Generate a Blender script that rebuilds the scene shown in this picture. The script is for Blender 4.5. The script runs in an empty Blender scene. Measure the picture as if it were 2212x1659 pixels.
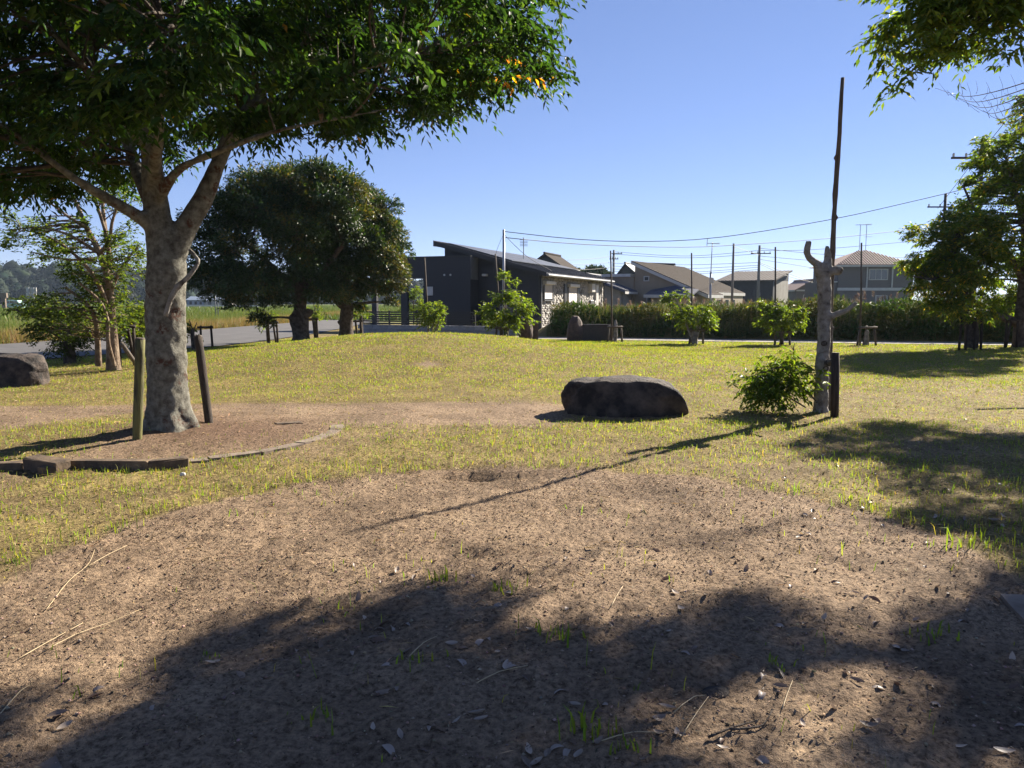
import bpy, bmesh, math, random
import numpy as np
from mathutils import Vector, Matrix

SC = bpy.context.scene
COL = SC.collection
R = math.radians
rng = np.random.default_rng(7)
random.seed(7)

# ------------------------------------------------------------------ camera
CAM = np.array([0.0, 0.0, 1.5])
PITCH = R(6.16)
FOC = 1662.0                       # focal length in the units used for measuring (picture 2212 x 1659)
cd = bpy.data.cameras.new('camera')
cd.sensor_width = 36.0
cd.lens = 36.0 * FOC / 2212.0
cd.clip_start = 0.05
cd.clip_end = 6000
cam = bpy.data.objects.new('camera', cd)
cam.location = CAM
cam.rotation_euler = (R(90) - PITCH, 0, 0)
COL.objects.link(cam)
SC.camera = cam

# ------------------------------------------------------------------ sky, sun, exposure
SUN_EL, SUN_AZ = R(29.6), R(44.0)  # azimuth clockwise from +Y (straight ahead)
world = bpy.data.worlds.new('World')
SC.world = world
world.use_nodes = True
wn = world.node_tree.nodes
wl = world.node_tree.links
bg = wn['Background']
sky = wn.new('ShaderNodeTexSky')
sky.sky_type = 'NISHITA'
sky.sun_disc = False
sky.sun_elevation = SUN_EL
sky.sun_rotation = SUN_AZ
sky.air_density = 0.7
sky.dust_density = 0.0
sky.ozone_density = 6.0
wb = wn.new('ShaderNodeVectorMath')          # the camera's white balance, the same over the whole sky
wb.operation = 'MULTIPLY'
wb.inputs[1].default_value = (1.38, 1.23, 1.38)
soft = wn.new('ShaderNodeGamma')                # the camera's soft highlight roll-off, the same over the whole sky
soft.inputs['Gamma'].default_value = 0.76
wl.new(sky.outputs[0], soft.inputs['Color'])
wl.new(soft.outputs[0], wb.inputs[0])
wl.new(wb.outputs[0], bg.inputs['Color'])
bg.inputs['Strength'].default_value = 0.05

sd = bpy.data.lights.new('sun', 'SUN')
sd.energy = 5.0
sd.angle = R(0.53)
sd.color = (1.0, 0.90, 0.75)
sun = bpy.data.objects.new('sun', sd)
SUN_DIR = Vector((math.sin(SUN_AZ) * math.cos(SUN_EL), math.cos(SUN_AZ) * math.cos(SUN_EL), math.sin(SUN_EL)))
sun.rotation_euler = SUN_DIR.to_track_quat('Z', 'Y').to_euler()
sun.location = (20, 20, 30)
COL.objects.link(sun)

SC.view_settings.view_transform = 'Standard'
SC.view_settings.look = 'None'
SC.view_settings.gamma = 1.0
SC.view_settings.use_curve_mapping = False
SC.view_settings.exposure = 1.7
SC.render.engine = 'CYCLES'
SC.cycles.use_denoising = True
SC.cycles.max_bounces = 6
SC.cycles.diffuse_bounces = 3
SC.cycles.transmission_bounces = 4
SC.cycles.transparent_max_bounces = 6
SC.cycles.volume_bounces = 0
SC.cycles.sample_clamp_indirect = 6

# ------------------------------------------------------------------ measuring helpers
SP, CP = math.sin(PITCH), math.cos(PITCH)


def at(u, v, Y):
    """point seen at (u, v) of the photograph, Y metres ahead"""
    xr, yr = (u - 1106.0) / FOC, -(v - 829.5) / FOC
    d = np.array([xr, CP + yr * SP, -SP + yr * CP])
    return CAM + d * (Y / d[1])


def hash2(ix, iy, seed):
    h = (ix.astype(np.int64) * 374761393 + iy.astype(np.int64) * 668265263 + seed * 974711) & 0xFFFFFFFF
    h = ((h ^ (h >> 13)) * 1274126177) & 0xFFFFFFFF
    h = h ^ (h >> 16)
    return (h & 0xFFFFFF) / float(0xFFFFFF) * 2 - 1


def vnoise(x, y, seed=0):
    x = np.asarray(x, float); y = np.asarray(y, float)
    ix, iy = np.floor(x), np.floor(y)
    fx, fy = x - ix, y - iy
    fx = fx * fx * (3 - 2 * fx); fy = fy * fy * (3 - 2 * fy)
    a = hash2(ix, iy, seed); b = hash2(ix + 1, iy, seed)
    c = hash2(ix, iy + 1, seed); d = hash2(ix + 1, iy + 1, seed)
    return (a * (1 - fx) + b * fx) * (1 - fy) + (c * (1 - fx) + d * fx) * fy


def fbm(x, y, octv=4, seed=0):
    s, a, t = 0.0, 1.0, 0.0
    for k in range(octv):
        s = s + a * vnoise(x * 2 ** k, y * 2 ** k, seed + k * 17)
        t += a
        a *= 0.5
    return s / t


def noise3(P, scale, seed=0, octv=3):
    x, y, z = P[:, 0] * scale, P[:, 1] * scale, P[:, 2] * scale
    return (fbm(x + 0.37 * z, y + 11.3 + 0.6 * z, octv, seed) + fbm(y - 0.5 * x, z + 5.1, octv, seed + 5) + fbm(z + 0.45 * y, x + 7.7, octv, seed + 9)) * 0.6


def sstep(a, b, x):
    t = np.clip((np.asarray(x, float) - a) / (b - a), 0, 1)
    return t * t * (3 - 2 * t)


CIRC = np.array([0.05, 4.07]); CIRC_R = 2.7         # round dirt patch in front
RING = np.array([-3.95, 8.75]); RING_R = 1.85        # planting ring round the big tree
# the path behind the lawn follows the grid of the houses
PATH_A, PATH_B = np.array([2.6, 29.7]), np.array([17.0, 25.9])
PDIR = (PATH_B - PATH_A) / np.linalg.norm(PATH_B - PATH_A)
PNRM = np.array([-PDIR[1], PDIR[0]])


def beyond_path(x, y):
    return (np.asarray(x) - PATH_A[0]) * PNRM[0] + (np.asarray(y) - PATH_A[1]) * PNRM[1]


def gz(x, y):
    x = np.asarray(x, float); y = np.asarray(y, float)
    z = 0.68 * np.exp(-0.5 * (((x + 2.5) / 3.3) ** 2 + ((y - 20.0) / 3.4) ** 2))
    z = z + 0.09 * np.exp(-((x - RING[0]) ** 2 + (y - RING[1]) ** 2) / 1.1 ** 2)
    z = z + 0.035 * vnoise(x / 2.3, y / 2.3, 3) * sstep(9, 13, y) * (1 - sstep(20, 26, y))
    s = beyond_path(x, y)
    z = z + 0.80 * sstep(2.15, 2.95, s) * (1 - sstep(4.0, 6.5, s)) * sstep(0.5, 2.5, x) * (1 - sstep(30, 34, x))
    return z


def ground(u, v):
    ys = np.geomspace(1.6, 400, 6000)
    P = np.array([at(u, v, 1.0)])[0] - CAM
    xs = P[0] * ys
    zs = CAM[2] + P[2] * ys
    k = np.argmax(zs <= gz(xs, ys))
    return np.array([xs[k], ys[k], float(gz(xs[k], ys[k]))])


# ------------------------------------------------------------------ object helpers
def link(o, parent=None):
    COL.objects.link(o)
    if parent is not None:
        o.parent = parent
    return o


def thing(name, label, cat, loc=(0, 0, 0), rotz=0.0, group=None):
    o = bpy.data.objects.new(name, None)
    o.empty_display_size = 0.2
    o.location = tuple(float(c) for c in loc)
    o.rotation_euler = (0, 0, rotz)
    COL.objects.link(o)
    return tag(o, label, cat, group)


def tag(o, label, cat, group=None):
    o['label'] = label
    o['category'] = cat
    if group:
        o['group'] = group
    return o


def structure(o):
    o['kind'] = 'structure'
    return o


def stuff(o, label=None):
    o['kind'] = 'stuff'
    if label:
        o['label'] = label
    return o


def np_mesh(name, V, F, mat, smooth=False, tint=None):
    """V (n,3), F (m,k) arrays -> mesh"""
    V = np.ascontiguousarray(V, dtype=np.float32)
    F = np.ascontiguousarray(F, dtype=np.int32)
    me = bpy.data.meshes.new(name)
    m, k = F.shape
    me.vertices.add(len(V)); me.vertices.foreach_set('co', V.ravel())
    me.loops.add(m * k); me.loops.foreach_set('vertex_index', F.ravel())
    me.polygons.add(m); me.polygons.foreach_set('loop_start', np.arange(0, m * k, k, dtype=np.int32))
    if smooth:
        me.polygons.foreach_set('use_smooth', np.ones(m, dtype=bool))
    if tint is not None:
        a = me.attributes.new('tint', 'FLOAT_COLOR', 'POINT')
        t = np.ones((len(V), 4), dtype=np.float32)
        t[:, :tint.shape[1]] = tint
        a.data.foreach_set('color', t.ravel())
    me.update(calc_edges=True)
    if mat:
        me.materials.append(mat)
    return me


def np_obj(name, V, F, mat, parent=None, smooth=False, tint=None):
    V = np.asarray(V, float)
    if parent is not None:
        V = V - np.array(parent.location)
    return link(bpy.data.objects.new(name, np_mesh(name, V, F, mat, smooth, tint)), parent)


class MB:
    def __init__(self):
        self.v, self.f = [], []

    def add(self, V, F):
        o = len(self.v)
        self.v += [tuple(map(float, p)) for p in V]
        self.f += [tuple(int(i) + o for i in q) for q in F]
        return self

    def box(self, x0, x1, y0, y1, z0, z1, M=None):
        V = [(x, y, z) for z in (z0, z1) for y in (y0, y1) for x in (x0, x1)]
        if M is not None:
            V = [tuple(M @ Vector(p)) for p in V]
        return self.add(V, [(0, 2, 3, 1), (4, 5, 7, 6), (0, 1, 5, 4), (2, 6, 7, 3), (0, 4, 6, 2), (1, 3, 7, 5)])

    def prism(self, poly, ext):
        """poly: 3-D points of one face, ext: extrusion vector"""
        n = len(poly)
        P = [np.array(p, float) for p in poly]
        V = P + [p + np.array(ext, float) for p in P]
        F = [tuple(range(n))[::-1], tuple(range(n, 2 * n))] + [(i, (i + 1) % n, n + (i + 1) % n, n + i) for i in range(n)]
        return self.add(V, F)

    def tube(self, pts, rad, seg=8, caps=True):
        V, F, caps_ = tube(pts, rad, seg)
        self.add(V, F)
        if caps:
            o = len(self.v) - len(V)
            for c in caps_:
                self.f.append(tuple(i + o for i in c))
        return self

    def build(self, name, mat, parent=None, smooth=False, bevel=0.0):
        me = bpy.data.meshes.new(name)
        me.from_pydata(self.v, [], self.f)
        bm = bmesh.new(); bm.from_mesh(me)
        bmesh.ops.recalc_face_normals(bm, faces=bm.faces)
        if bevel:
            bmesh.ops.bevel(bm, geom=list(bm.edges), offset=bevel, segments=1, affect='EDGES')
        bm.to_mesh(me); bm.free()
        if smooth:
            me.polygons.foreach_set('use_smooth', np.ones(len(me.polygons), dtype=bool))
        if mat:
            me.materials.append(mat)
        return link(bpy.data.objects.new(name, me), parent)

    def at_parent(self, parent):
        L = np.array(parent.location)
        self.v = [tuple(np.array(p) - L) for p in self.v]
        return self


def tube(pts, rad, seg=8):
    P = np.asarray(pts, float)
    n = len(P)
    r = np.full(n, float(rad)) if np.isscalar(rad) else np.asarray(rad, float)
    T = np.gradient(P, axis=0)
    T /= np.linalg.norm(T, axis=1)[:, None] + 1e-12
    ref = np.array([1.0, 0, 0]) if abs(T[0][0]) < 0.8 else np.array([0, 1.0, 0])
    a = np.linspace(0, 2 * np.pi, seg, endpoint=False)
    V = []
    for i in range(n):
        x = ref - T[i] * np.dot(ref, T[i]); x /= np.linalg.norm(x) + 1e-12
        ref = x
        y = np.cross(T[i], x)
        V.append(P[i] + r[i] * (np.cos(a)[:, None] * x + np.sin(a)[:, None] * y))
    V = np.concatenate(V)
    F = []
    for i in range(n - 1):
        for k in range(seg):
            k2 = (k + 1) % seg
            F.append((i * seg + k, i * seg + k2, (i + 1) * seg + k2, (i + 1) * seg + k))
    caps = [tuple(range(seg))[::-1], tuple(range((n - 1) * seg, n * seg))]
    return V, np.array(F), caps


def curve_pts(P, step):
    """Catmull-Rom through rows of P (any number of columns, first three are x y z)"""
    P = np.asarray(P, float)
    out = []
    for i in range(len(P) - 1):
        p0 = P[max(i - 1, 0)]; p1 = P[i]; p2 = P[i + 1]; p3 = P[min(i + 2, len(P) - 1)]
        n = max(2, int(np.linalg.norm(p2[:3] - p1[:3]) / step))
        for t in np.linspace(0, 1, n, endpoint=False):
            out.append(0.5 * ((2 * p1) + (-p0 + p2) * t + (2 * p0 - 5 * p1 + 4 * p2 - p3) * t * t + (-p0 + 3 * p1 - 3 * p2 + p3) * t ** 3))
    out.append(P[-1])
    return np.array(out)


# ------------------------------------------------------------------ materials
def new_mat(name):
    m = bpy.data.materials.new(name)
    m.use_nodes = True
    nt = m.node_tree
    return m, nt, nt.nodes, nt.links, nt.nodes['Principled BSDF']


def N(ns, t, **kw):
    n = ns.new(t)
    for k, v in kw.items():
        setattr(n, k, v)
    return n


def noise_node(ns, ls, coord, scale, detail=4, rough=0.6, stretch=None):
    n = ns.new('ShaderNodeTexNoise')
    n.inputs['Scale'].default_value = scale
    n.inputs['Detail'].default_value = detail
    n.inputs['Roughness'].default_value = rough
    if stretch:
        mp = ns.new('ShaderNodeMapping')
        mp.inputs['Scale'].default_value = stretch
        ls.new(coord, mp.inputs['Vector']); coord = mp.outputs[0]
    ls.new(coord, n.inputs['Vector'])
    return n.outputs['Fac']


def ramp(ns, ls, fac, stops):
    r = ns.new('ShaderNodeValToRGB')
    e = r.color_ramp.elements
    while len(e) < len(stops):
        e.new(0.5)
    for el, (p, c) in zip(e, stops):
        el.position = p
        el.color = (*c, 1) if len(c) == 3 else c
    ls.new(fac, r.inputs['Fac'])
    return r.outputs['Color']


def mixc(ns, ls, fac, a, b, mode='MIX'):
    m = ns.new('ShaderNodeMix')
    m.data_type = 'RGBA'
    m.blend_type = mode
    for sock, val in ((m.inputs['Factor'], fac), (m.inputs['A'], a), (m.inputs['B'], b)):
        pass
    ins = {s.identifier: s for s in m.inputs}
    for ident, val in (('Factor_Float', fac), ('A_Color', a), ('B_Color', b)):
        s = ins[ident]
        if hasattr(val, 'links'):
            ls.new(val, s)
        elif isinstance(val, (int, float)):
            s.default_value = val
        else:
            s.default_value = (*val, 1) if len(val) == 3 else val
    return {s.identifier: s for s in m.outputs}['Result_Color']


def bump(ns, ls, bsdf, height, strength=0.4, dist=0.01):
    b = ns.new('ShaderNodeBump')
    b.inputs['Strength'].default_value = strength
    b.inputs['Distance'].default_value = dist
    ls.new(height, b.inputs['Height'])
    ls.new(b.outputs[0], bsdf.inputs['Normal'])


def mat(name, c1, c2=None, scale=6.0, rough=0.75, bmp=0.3, bdist=0.01, stretch=None, metal=0.0, spec=0.4, vary=0.0, lo=0.35, hi=0.68):
    m, nt, ns, ls, b = new_mat(name)
    c2 = c2 or tuple(c * 0.75 for c in c1)
    co = N(ns, 'ShaderNodeTexCoord').outputs['Object']
    f = noise_node(ns, ls, co, scale, 5, 0.62, stretch)
    col = ramp(ns, ls, f, [(lo, c2), (hi, c1)])
    if vary:
        oi = N(ns, 'ShaderNodeObjectInfo')
        mr = N(ns, 'ShaderNodeMapRange')
        mr.inputs['To Min'].default_value = 1 - vary
        mr.inputs['To Max'].default_value = 1 + vary
        ls.new(oi.outputs['Random'], mr.inputs['Value'])
        col = mixc(ns, ls, 1.0, col, mr.outputs[0], 'MULTIPLY')
    ls.new(col, b.inputs['Base Color'])
    b.inputs['Roughness'].default_value = rough
    b.inputs['Metallic'].default_value = metal
    b.inputs['Specular IOR Level'].default_value = spec
    if bmp:
        f2 = noise_node(ns, ls, co, scale * 4, 5, 0.65, stretch)
        bump(ns, ls, b, f2, bmp, bdist)
    return m


def leaf_mat(name, gloss=0.35, trans=0.4, tcol=(1.5, 1.35, 0.5), spec=0.4):
    """green of each leaf comes from its own tint; light passes through the blade"""
    m, nt, ns, ls, b = new_mat(name)
    at_ = N(ns, 'ShaderNodeAttribute', attribute_name='tint')
    ls.new(at_.outputs['Color'], b.inputs['Base Color'])
    b.inputs['Roughness'].default_value = gloss
    b.inputs['Specular IOR Level'].default_value = spec
    tr = N(ns, 'ShaderNodeBsdfTranslucent')
    ls.new(mixc(ns, ls, 1.0, at_.outputs['Color'], tcol, 'MULTIPLY'), tr.inputs['Color'])
    mx = N(ns, 'ShaderNodeMixShader')
    mx.inputs[0].default_value = trans
    ls.new(b.outputs[0], mx.inputs[1]); ls.new(tr.outputs[0], mx.inputs[2])
    ls.new(mx.outputs[0], ns['Material Output'].inputs['Surface'])
    return m


M = {}
M['leaf'] = leaf_mat('tree_leaf', 0.55, 0.42, (3.4, 3.1, 0.8), 0.22)
M['glossy_leaf'] = leaf_mat('evergreen_leaf', 0.45, 0.28, (2.0, 1.9, 0.7), 0.3)
M['grass'] = leaf_mat('grass_blade', 0.55, 0.5, (2.0, 1.8, 0.6), 0.25)
M['dry'] = leaf_mat('dry_stalk', 0.7, 0.2, (1.1, 1.0, 0.8), 0.2)
M['far_leaf'] = leaf_mat('far_leaf', 0.8, 0.1, (1.2, 1.2, 0.7), 0.1)


def bark_mat(name, base, pale, dark, red=None, scale=9.0):
    m, nt, ns, ls, b = new_mat(name)
    co = N(ns, 'ShaderNodeTexCoord').outputs['Object']
    f1 = noise_node(ns, ls, co, scale, 6, 0.65)
    col = ramp(ns, ls, f1, [(0.32, dark), (0.46, base), (0.66, pale)])
    if red:
        f2 = noise_node(ns, ls, co, scale * 0.32, 4, 0.6)
        k = ramp(ns, ls, f2, [(0.56, (0, 0, 0)), (0.63, (1, 1, 1))])
        f4 = noise_node(ns, ls, co, scale * 2.2, 4, 0.6)
        k2 = mixc(ns, ls, 1.0, k, ramp(ns, ls, f4, [(0.4, (0, 0, 0)), (0.55, (1, 1, 1))]), 'MULTIPLY')
        col = mixc(ns, ls, k2, col, red)
    v = N(ns, 'ShaderNodeTexVoronoi', feature='DISTANCE_TO_EDGE')
    v.inputs['Scale'].default_value = scale * 2.0
    mp = N(ns, 'ShaderNodeMapping'); mp.inputs['Scale'].default_value = (1, 1, 0.6)
    ls.new(co, mp.inputs[0])
    wob = N(ns, 'ShaderNodeVectorMath', operation='ADD')
    nn = N(ns, 'ShaderNodeTexNoise'); nn.inputs['Scale'].default_value = scale * 1.5
    ls.new(co, nn.inputs['Vector']); ls.new(mp.outputs[0], wob.inputs[0])
    sc = N(ns, 'ShaderNodeVectorMath', operation='SCALE'); sc.inputs['Scale'].default_value = 0.12
    ls.new(nn.outputs['Color'], sc.inputs[0]); ls.new(sc.outputs[0], wob.inputs[1])
    ls.new(wob.outputs[0], v.inputs['Vector'])
    f3 = noise_node(ns, ls, co, scale * 5, 6, 0.7)
    h = N(ns, 'ShaderNodeMath', operation='MULTIPLY_ADD')
    mn = N(ns, 'ShaderNodeMath', operation='MINIMUM'); mn.inputs[1].default_value = 0.12
    ls.new(v.outputs['Distance'], mn.inputs[0])
    ls.new(mn.outputs[0], h.inputs[0]); h.inputs[1].default_value = 4.0
    ls.new(f3, h.inputs[2])
    ls.new(col, b.inputs['Base Color'])
    b.inputs['Roughness'].default_value = 0.88
    b.inputs['Specular IOR Level'].default_value = 0.2
    bump(ns, ls, b, h.outputs[0], 0.7, 0.02)
    return m


M['bark_big'] = bark_mat('grey_flaking_bark', (0.135, 0.128, 0.107), (0.24, 0.235, 0.20), (0.07, 0.064, 0.052), (0.085, 0.042, 0.03), 14.0)
M['bark_dark'] = bark_mat('dark_bark', (0.07, 0.055, 0.045), (0.13, 0.11, 0.09), (0.03, 0.025, 0.02), None, 9.0)
M['bark_pale'] = bark_mat('smooth_pale_bark', (0.16, 0.115, 0.08), (0.28, 0.22, 0.16), (0.07, 0.045, 0.03), None, 6.0)
M['bark_dead'] = bark_mat('dead_grey_bark', (0.20, 0.185, 0.165), (0.32, 0.305, 0.28), (0.06, 0.05, 0.043), None, 9.0)
M['stake'] = mat('weathered_stake', (0.15, 0.12, 0.095), (0.06, 0.05, 0.042), 8, 0.85, 0.5, 0.01, (6, 6, 0.6))
M['lichen_post'] = mat('lichened_post', (0.13, 0.125, 0.042), (0.036, 0.031, 0.02), 4, 0.85, 0.6, 0.012, (5, 5, 0.7), lo=0.36, hi=0.56)
M['brown_post'] = mat('dark_rotten_post', (0.062, 0.045, 0.034), (0.018, 0.014, 0.012), 6, 0.9, 0.7, 0.014, (6, 6, 0.7))
M['rock'] = mat('dark_boulder', (0.11, 0.082, 0.066), (0.016, 0.013, 0.012), 5.5, 0.85, 0.9, 0.03, lo=0.38, hi=0.74)
M['monolith'] = mat('brown_standing_stone', (0.14, 0.095, 0.078), (0.045, 0.03, 0.027), 4, 0.8, 0.7, 0.03)
M['granite'] = mat('dark_granite', (0.05, 0.038, 0.036), (0.03, 0.023, 0.022), 12, 0.6, 0.25)
M['concrete'] = mat('weathered_concrete', (0.25, 0.195, 0.155), (0.13, 0.098, 0.075), 5, 0.9, 0.5, 0.01)
M['kerb'] = mat('stained_kerb_block', (0.18, 0.125, 0.078), (0.055, 0.04, 0.03), 6, 0.9, 0.7, 0.012)
M['block'] = mat('grey_block', (0.30, 0.31, 0.33), (0.21, 0.215, 0.23), 9, 0.9, 0.4, 0.01, vary=0.12)
M['asphalt'] = mat('worn_asphalt', (0.105, 0.10, 0.098), (0.07, 0.067, 0.065), 1.2, 0.85, 0.5, 0.006)
M['path'] = mat('pale_path', (0.30, 0.27, 0.24), (0.2, 0.18, 0.16), 3, 0.9, 0.4, 0.01)


# ------------------------------------------------------------------ ground
def lawn_density(x, y):
    """0..1 how much live grass stands at a spot"""
    x = np.asarray(x, float); y = np.asarray(y, float)
    n = fbm(x / 1.1, y / 1.1, 4, 40)
    d = 0.22 + 0.16 * sstep(-0.6, 1.5, x) + 0.62 * sstep(9.0, 13.0, y + 0.7 * n - 0.25 * x)
    d = np.maximum(d, 0.40 + 0.30 * sstep(7.6, 9.6, y + 0.5 * n) * sstep(0.3, 1.6, x))
    d = d * (0.55 + 0.45 * sstep(-0.45, 0.25, n))
    rc = np.hypot(x - CIRC[0], y - CIRC[1])
    d = d * sstep(CIRC_R - 0.02, CIRC_R + 0.14, rc + 0.06 * vnoise(x * 3, y * 3, 9))
    rr = np.hypot((x - RING[0]), (y - RING[1]))
    band = np.exp(-((y - 10.2 - 0.15 * x * 0.3) / 1.0) ** 2) * (1 - sstep(0.2, 1.3, x))
    d = d * (1 - 0.93 * sstep(0.15, 0.6, band + 0.25 * n))
    inner = (1 - sstep(RING_R - 0.2, RING_R + 0.1, rr))
    leftside = (1 - sstep(-4.6, -3.9, x)) * inner
    d = d * (1 - 0.93 * inner) + 0.35 * leftside
    d = np.maximum(d, np.where(rc < CIRC_R, 0.035 * sstep(0.0, 0.3, fbm(x * 1.7 + 3, y * 1.7, 2, 93)), 0))
    rk = np.hypot((x - 1.5) / 0.95, (y - 10.2) / 0.6)
    d = d * sstep(0.78, 0.95, rk)
    m = np.hypot(x + 1.7, y - 15.3)
    d = d * sstep(0.1, 0.5, m)
    return np.clip(d, 0, 1)


ROAD_NEAR = np.array([(-24, 11.5), (-17, 15.2), (-12.6, 18.6), (-10.6, 21.5), (-9.6, 24.5), (-9.2, 29), (-9.0, 36), (-9.4, 46), (-10.5, 62)], float)
ROAD_FAR = np.array([(-40, 17.0), (-25, 22), (-17.6, 26.2), (-16.6, 31), (-16.1, 38), (-15.6, 45), (-15.0, 53), (-14.8, 60), (-15.2, 70)], float)


def road_side(x, y):
    """>0 on the far side of the road's middle"""
    mid = (ROAD_NEAR + ROAD_FAR) / 2
    yy = np.interp(y, mid[:, 1], mid[:, 0])
    return yy - np.asarray(x)


def build_ground():
    xs = [0.0]
    step = 0.021
    while xs[-1] < 2500:
        x = xs[-1]
        if x > 3.2:
            step *= 1.034 if x < 16 else 1.13
        xs.append(x + step)
    xs = np.array(xs); xs = np.concatenate([-xs[:0:-1], xs])
    ys = [1.3]
    while ys[-1] < 3000:
        y = ys[-1]
        ys.append(y + y * (0.0075 if y < 12 else 0.016 if y < 40 else 0.06))
    ys = np.array(ys)
    ys = np.concatenate([np.array([-300, -80, -30, -12, -6, -3, -1.5, -0.6, 0.0, 0.4, 0.7, 0.95, 1.13]), ys])
    X, Y = np.meshgrid(xs, ys)
    Z = gz(X, Y)
    near = (1 - sstep(7, 13, Y)) * (1 - sstep(5, 8, np.abs(X))) * sstep(0.5, 1.5, Y)
    rc = np.hypot(X - CIRC[0], Y - CIRC[1])
    inside = 1 - sstep(CIRC_R - 0.1, CIRC_R + 0.05, rc)
    rough = 0.020 * fbm(X * 2.2, Y * 2.2, 3, 21) + 0.015 * fbm(X * 9, Y * 11, 3, 31) + 0.013 * np.abs(fbm(X * 21, Y * 21, 2, 51))
    clod = np.maximum(0, fbm(X * 30, Y * 30, 2, 61) - 0.16) * 0.028
    Z = Z + near * (rough + clod)
    # shallow dish with the sunken kerb at its rim
    Z = Z + near * (-0.03 * inside * sstep(0.0, 0.5, CIRC_R - 0.42 - rc + 0.1 * vnoise(X * 2, Y * 2, 5)))
    Z = Z + near * 0.055 * np.clip(1 - (rc / 2.2) ** 2, 0, 1)
    Z = Z - near * 0.06 * np.exp(-((X + 0.2) / 0.42) ** 2) * np.exp(-np.clip(2.60 - rc, 0, 9) / 0.30) * (rc < 2.60)
    # small dug hollows
    for hx, hy, hr, hd in [(-0.15, 6.35, 0.55, 0.035), (*ground(650, 1190)[:2], 0.10, 0.05), (*ground(1010, 1205)[:2], 0.16, 0.04), (*ground(1540, 1485)[:2], 0.08, 0.035), (*ground(1965, 1325)[:2], 0.11, 0.04)]:
        q = ((X - hx) / hr) ** 2 + ((Y - hy) / (hr * 0.6)) ** 2
        Z = Z - hd * np.exp(-q) * near
    V = np.stack([X.ravel(), Y.ravel(), Z.ravel()], 1)
    ny, nx = X.shape
    i = (np.arange(ny - 1)[:, None] * nx + np.arange(nx - 1)[None, :]).ravel()
    F = np.stack([i, i + 1, i + nx + 1, i + nx], 1)
    dens = lawn_density(X, Y)
    lawn = sstep(0.03, 0.5, dens)
    field = sstep(2.6, 3.6, road_side(X, Y)) * (X < 0) + sstep(45, 60, Y)
    field = np.clip(field, 0, 1)
    rr = np.hypot(X - RING[0], Y - RING[1])
    red = np.exp(-((X + 3.3) ** 2 / 1.3 ** 2 + (Y - 8.6) ** 2 / 1.0 ** 2)) * (1 - sstep(RING_R - .1, RING_R + .1, rr))
    tint = np.stack([lawn.ravel(), field.ravel(), red.ravel()], 1)
    m, nt, ns, ls, b = new_mat('soil_and_thatch')
    a = N(ns, 'ShaderNodeAttribute', attribute_name='tint')
    sep = N(ns, 'ShaderNodeSeparateColor'); ls.new(a.outputs['Color'], sep.inputs[0])
    co = N(ns, 'ShaderNodeTexCoord').outputs['Object']
    fa = noise_node(ns, ls, co, 1.3, 6, 0.6)
    fb = noise_node(ns, ls, co, 38, 5, 0.7)
    fc = noise_node(ns, ls, co, 130, 3, 0.7, (1, 1, 1))
    d1 = ramp(ns, ls, fa, [(0.34, (0.165, 0.118, 0.080)), (0.55, (0.255, 0.184, 0.124)), (0.72, (0.33, 0.245, 0.165))])
    d2 = ramp(ns, ls, fb, [(0.36, (0.42, 0.39, 0.37)), (0.5, (0.95, 0.95, 0.95)), (0.64, (1.4, 1.37, 1.3))])
    dirt = mixc(ns, ls, 1.0, d1, d2, 'MULTIPLY')
    t1 = ramp(ns, ls, fb, [(0.33, (0.08, 0.060, 0.028)), (0.5, (0.20, 0.160, 0.064)), (0.66, (0.33, 0.27, 0.11))])
    t2 = ramp(ns, ls, fa, [(0.4, (0.75, 0.72, 0.7)), (0.62, (1.12, 1.08, 1.0))])
    thatch = mixc(ns, ls, 1.0, t1, t2, 'MULTIPLY')
    col = mixc(ns, ls, sep.outputs[0], dirt, thatch)
    red_c = mixc(ns, ls, 1.0, (0.15, 0.096, 0.066), d2, 'MULTIPLY')
    col = mixc(ns, ls, sep.outputs[2], col, red_c)
    fg = ramp(ns, ls, noise_node(ns, ls, co, 0.05, 5, 0.6), [(0.4, (0.07, 0.10, 0.025)), (0.6, (0.11, 0.125, 0.035))])
    col = mixc(ns, ls, sep.outputs[1], col, fg)
    ls.new(col, b.inputs['Base Color'])
    b.inputs['Roughness'].default_value = 0.95
    b.inputs['Specular IOR Level'].default_value = 0.15
    hh = N(ns, 'ShaderNodeMath', operation='MULTIPLY_ADD')
    ls.new(fb, hh.inputs[0]); hh.inputs[1].default_value = 2.0; ls.new(fc, hh.inputs[2])
    bump(ns, ls, b, hh.outputs[0], 0.9, 0.012)
    o = np_obj('ground', V, F, m, None, True, tint)
    structure(o)
    return o


build_ground()


def strip(name, A, B, m, lift=0.014, nacross=8):
    """a road: quads between two edge lines, laid a little above the ground"""
    def dens(P):
        return curve_pts(np.c_[P, np.zeros(len(P))], 0.8)[:, :2]
    A = np.array(A, float); B = np.array(B, float)
    n = 90
    ta = np.linspace(0, 1, len(A)); tt = np.linspace(0, 1, n)
    Ai = np.stack([np.interp(tt, ta, A[:, k]) for k in (0, 1)], 1)
    Bi = np.stack([np.interp(tt, ta, B[:, k]) for k in (0, 1)], 1)
    V = []
    for s in np.linspace(0, 1, nacross):
        P = Ai * (1 - s) + Bi * s
        V.append(np.c_[P, gz(P[:, 0], P[:, 1]) + lift])
    V = np.concatenate(V)
    F = [(r * n + k, r * n + k + 1, (r + 1) * n + k + 1, (r + 1) * n + k) for r in range(nacross - 1) for k in range(n - 1)]
    return structure(np_obj(name, V, np.array(F), m, None, True))


strip('road', ROAD_NEAR, ROAD_FAR, M['asphalt'], 0.03)
pa = [PATH_A + PDIR * s for s in (-3.0, 5, 14, 22, 32)]
strip('footpath', pa, [p + PNRM * 1.9 for p in pa], M['path'], 0.02)


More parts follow.
